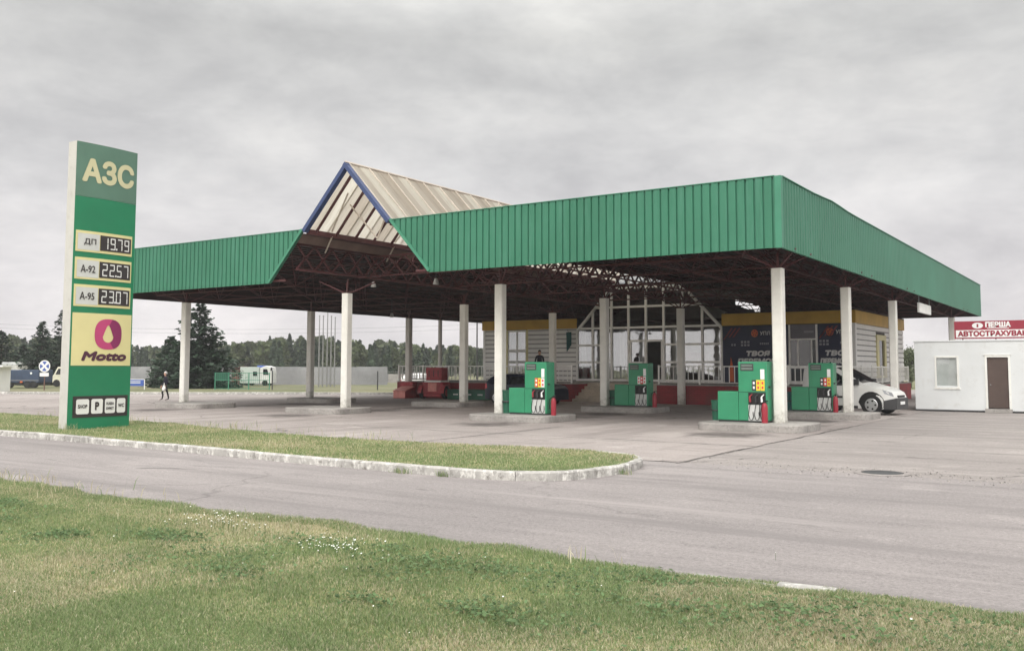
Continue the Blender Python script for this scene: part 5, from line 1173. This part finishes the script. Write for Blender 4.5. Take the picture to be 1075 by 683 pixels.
def leafy(name, lab, px, d, ztop, rad, seed, tint):
    rg = np.random.default_rng(seed); x, y = far(px, d); o = thing(name, lab, 'tree', (x, y, -.06)); H = ztop
    mb = MB(); mb.cyl((0, 0, 0), (0, 0, H*.6), .14, .06, n=8)
    V = []; C = []
    for k in range(26):
        a = rg.uniform(0, 2*PI); zz = rg.uniform(.25, 1.0); rr = rad*math.sin(PI*min(1, zz*.9+.08))*rg.uniform(.3, 1); c = np.array([rr*np.cos(a), rr*np.sin(a), zz*H*.93]); mb.cyl((0, 0, H*.3*zz+.3), tuple(c), .03, .01, n=4)
        m = 170; P = c+rg.normal(0, 1, (m, 3))*np.array([.42, .42, .30])*rad*.45
        for p in P:
            s_ = rg.uniform(.06, .13); u = rg.normal(0, 1, 3); u /= np.linalg.norm(u); w = np.cross(u, rg.normal(0, 1, 3)); w /= np.linalg.norm(w); V += [p-u*s_, p+w*s_*.5, p+u*s_, p-w*s_*.5]; C.append(np.array(tint)*rg.uniform(.7, 1.4))
    mb.build('trunk', M['bark'], o); V = np.array(V); n = len(V)//4; q = mesh_np('crown', V, [np.arange(n*4).reshape(-1, 4)], M['leaf'], np.repeat(np.array(C), 4, 0)); q.parent = o
leafy('leafy_tree', 'pale grey-green leafy tree between the shop side and the white kiosk', 955, 86, 3.7, 1.5, 71, (.11, .13, .075))
# distant wood: one mass
def forest():
    rg = np.random.default_rng(81); V = []; C = []; T = []
    for i in range(620):
        px = rg.uniform(-330, 640); d = rg.uniform(175, 250); x, y = far(px, d); base = 6.9+1.0*math.sin(px*.021+1)+rg.normal(0, .5); H = (base-1.75)*d/215+1.75+(d-200)*.01
        con = rg.random() < .55; R = H*(.20 if con else .26)*rg.uniform(.8, 1.2); m = 420 if d < 205 else 300
        u = rg.random(m); a = rg.uniform(0, 2*PI, m)
        if con: z = H*(.05+.95*u); r = R*(1-u)**.75*np.sqrt(rg.random(m))*(1+.2*np.sin(a*3+i))
        else: z = H*(.12+.88*u); r = R*np.sqrt(np.clip(1-((u-.42)/.6)**2, .03, 1))*np.sqrt(rg.random(m))*(1+.3*np.sin(a*2+i)+.2*np.sin(u*14+i))
        P = np.stack([x+r*np.cos(a), y+r*np.sin(a), z-.1], 1); s_ = rg.uniform(.30, .62, m)*(1.0 if not con else .85)
        A = rg.normal(0, 1, (m, 3)); A /= np.linalg.norm(A, axis=1)[:, None]; B_ = np.cross(A, rg.normal(0, 1, (m, 3))); B_ /= np.linalg.norm(B_, axis=1)[:, None]
        V.append(np.stack([P-A*s_[:, None], P+B_*s_[:, None]*.7, P+A*s_[:, None], P-B_*s_[:, None]*.7], 1).reshape(-1, 3))
        t0 = np.array((.040, .062, .036) if con else (.075, .095, .042))*rg.uniform(.75, 1.3); C.append(np.repeat(t0[None]*rg.uniform(.7, 1.3, m)[:, None], 4, 0))
    V = np.concatenate(V); o = mesh_np('forest', V, [np.arange(len(V)).reshape(-1, 4)], M['leaf'], np.concatenate(C)); tag(struct(o, 'stuff'), 'mixed grey-green wood along the horizon', 'forest')
forest()
# ------------------------------------------------------------------ overhead wires far behind
x0, y0 = far(-60, 130); x1, y1 = far(560, 128)
pls = []
for px in (-70, 560):
    x, y = far(px, 129); o = thing('utility_pole', 'slim utility pole carrying wires beyond the trees' if px < 0 else 'slim utility pole carrying wires behind the shop', 'utility pole', (x, y, 0)); MB().cyl((0, 0, 0), (0, 0, 8.4), .12, .08, n=8).build('pole', M['grey'], o); MB().box(-.9, .9, -.06, .06, 8.0, 8.12).build('crossarm', M['grey'], o)
mb = MB()
for dz, dd in ((0, 0), (-.55, .6)):
    pts = [Vector((x0+(x1-x0)*k/24, y0+(y1-y0)*k/24+dd, 8.05+dz-1.1*4*(k/24)*(1-k/24))) for k in range(25)]; mb.path(pts, .014, 4)
tag(mb.build('overhead_wires', M['darkgrey']), 'two thin sagging overhead wires crossing the sky beyond the lot', 'wires')
# ------------------------------------------------------------------ air
hm = bpy.data.materials.new('haze air'); hm.use_nodes = True; hm.node_tree.nodes.remove(hm.node_tree.nodes['Principled BSDF']); pv_ = hm.node_tree.nodes.new('ShaderNodeVolumePrincipled'); pv_.inputs['Density'].default_value = .00055; pv_.inputs['Color'].default_value = (.86, .87, .90, 1); hm.node_tree.links.new(pv_.outputs[0], hm.node_tree.nodes['Material Output'].inputs['Volume'])
hz = MB().box(-950, 750, -350, 1150, -1.1, 13).build('haze', hm); struct(hz, 'stuff')
# ------------------------------------------------------------------ light, sky, camera
w = bpy.data.worlds.new('World'); SC.world = w; w.use_nodes = True; nt = w.node_tree; N = nt.nodes; L_ = nt.links; N.clear()
SUN_EL, SUN_AZ = math.radians(46), math.radians(162)      # azimuth from +Y, clockwise
tc = N.new('ShaderNodeTexCoord'); sk = N.new('ShaderNodeTexSky'); sk.sky_type = 'NISHITA'; sk.sun_disc = False; sk.sun_elevation = SUN_EL; sk.sun_rotation = SUN_AZ; sk.air_density = 1.2; sk.dust_density = 2.5
sep = N.new('ShaderNodeSeparateXYZ'); L_.new(tc.outputs['Generated'], sep.inputs[0])
def nz(sc, st, det, rough, dist=0):
    mp = N.new('ShaderNodeMapping'); mp.inputs['Scale'].default_value = st; L_.new(tc.outputs['Generated'], mp.inputs[0]); n_ = N.new('ShaderNodeTexNoise'); n_.inputs['Scale'].default_value = sc; n_.inputs['Detail'].default_value = det; n_.inputs['Roughness'].default_value = rough; n_.inputs['Distortion'].default_value = dist; L_.new(mp.outputs[0], n_.inputs[0]); return n_.outputs['Fac']
def rp(fac, stops):
    r = N.new('ShaderNodeValToRGB'); e = r.color_ramp.elements
    while len(e) < len(stops): e.new(.5)
    for q, (p, c) in zip(e, stops): q.position = p; q.color = (*c, 1)
    L_.new(fac, r.inputs[0]); return r.outputs[0]
def mixc(fac, a, b, mode='MIX'):
    x = N.new('ShaderNodeMix'); x.data_type = 'RGBA'; x.blend_type = mode; x.clamp_result = False
    for s_, v in ((x.inputs[0], fac), (x.inputs[6], a), (x.inputs[7], b)):
        if isinstance(v, (int, float)): s_.default_value = v
        elif isinstance(v, tuple): s_.default_value = (*v, 1)
        else: L_.new(v, s_)
    return x.outputs[2]
cl = rp(nz(2.9, (1, 1, 2.0), 9, .60, .25), [(.30, (.78, .78, .79)), (.50, (.98, .98, .975)), (.70, (1.17, 1.16, 1.135))])
c2 = rp(nz(7.5, (1, 1, 2.4), 8, .62, .2), [(.32, (.88, .88, .885)), (.68, (1.10, 1.10, 1.09))])
el = rp(sep.outputs['Z'], [(0, (.84, .80, .815)), (.08, (.80, .77, .785)), (.20, (.69, .68, .685)), (.34, (.61, .607, .60)), (.52, (1.25, 1.25, 1.22)), (1, (2.0, 2.0, 1.95))])
cloud = mixc(1.0, mixc(1.0, el, cl, 'MULTIPLY'), c2, 'MULTIPLY')
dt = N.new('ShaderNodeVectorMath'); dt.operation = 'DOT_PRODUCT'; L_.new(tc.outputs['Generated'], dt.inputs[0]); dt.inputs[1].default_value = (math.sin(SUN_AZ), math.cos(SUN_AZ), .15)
cloud = mixc(1.0, cloud, rp(dt.outputs['Value'], [(0, (1, 1, 1)), (.35, (1.35, 1.34, 1.31)), (1, (2.5, 2.45, 2.35))]), 'MULTIPLY')   # glow added to the unseen cloud behind the camera, to lift the shop front
bg_ = N.new('ShaderNodeBackground'); bg_.inputs['Strength'].default_value = .1
sc10 = mixc(1.0, cloud, (10.0, 10.0, 10.0), 'MULTIPLY')
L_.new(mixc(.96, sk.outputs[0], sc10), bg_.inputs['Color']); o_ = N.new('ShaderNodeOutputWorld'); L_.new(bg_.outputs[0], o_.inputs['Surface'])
sl = bpy.data.lights.new('sun', 'SUN'); sl.energy = 1.1; sl.angle = math.radians(25); sl.color = (1, .965, .92); so = bpy.data.objects.new('sun', sl); COL.objects.link(so)
sd = Vector((math.sin(SUN_AZ)*math.cos(SUN_EL), math.cos(SUN_AZ)*math.cos(SUN_EL), math.sin(SUN_EL))); so.rotation_euler = sd.to_track_quat('Z', 'Y').to_euler(); so.location = sd*80
cd = bpy.data.cameras.new('camera'); co = bpy.data.objects.new('camera', cd); COL.objects.link(co)
F_ = Vector((-.55345076, .82958293, .07405688)); R_ = Vector((.83194017, .55486241, .00180316)); U_ = Vector((.03959551, -.06260885, .99725239))
co.matrix_world = Matrix(((R_.x, U_.x, -F_.x, 0), (R_.y, U_.y, -F_.y, 0), (R_.z, U_.z, -F_.z, 1.75), (0, 0, 0, 1)))
cd.sensor_width = 36; cd.sensor_fit = 'HORIZONTAL'; cd.lens = 973.276/1075*36; cd.shift_y = -(341.5-313.27)/1075; cd.clip_end = 3000; cd.clip_start = .1
SC.camera = co
vs = SC.view_settings; SC.display_settings.display_device = 'sRGB'; vs.view_transform = 'Standard'; vs.look = 'None'; vs.exposure = .12; vs.gamma = 1; vs.use_curve_mapping = False
SC.render.engine = 'CYCLES'; SC.cycles.use_denoising = True; SC.cycles.max_bounces = 8; SC.cycles.transparent_max_bounces = 12
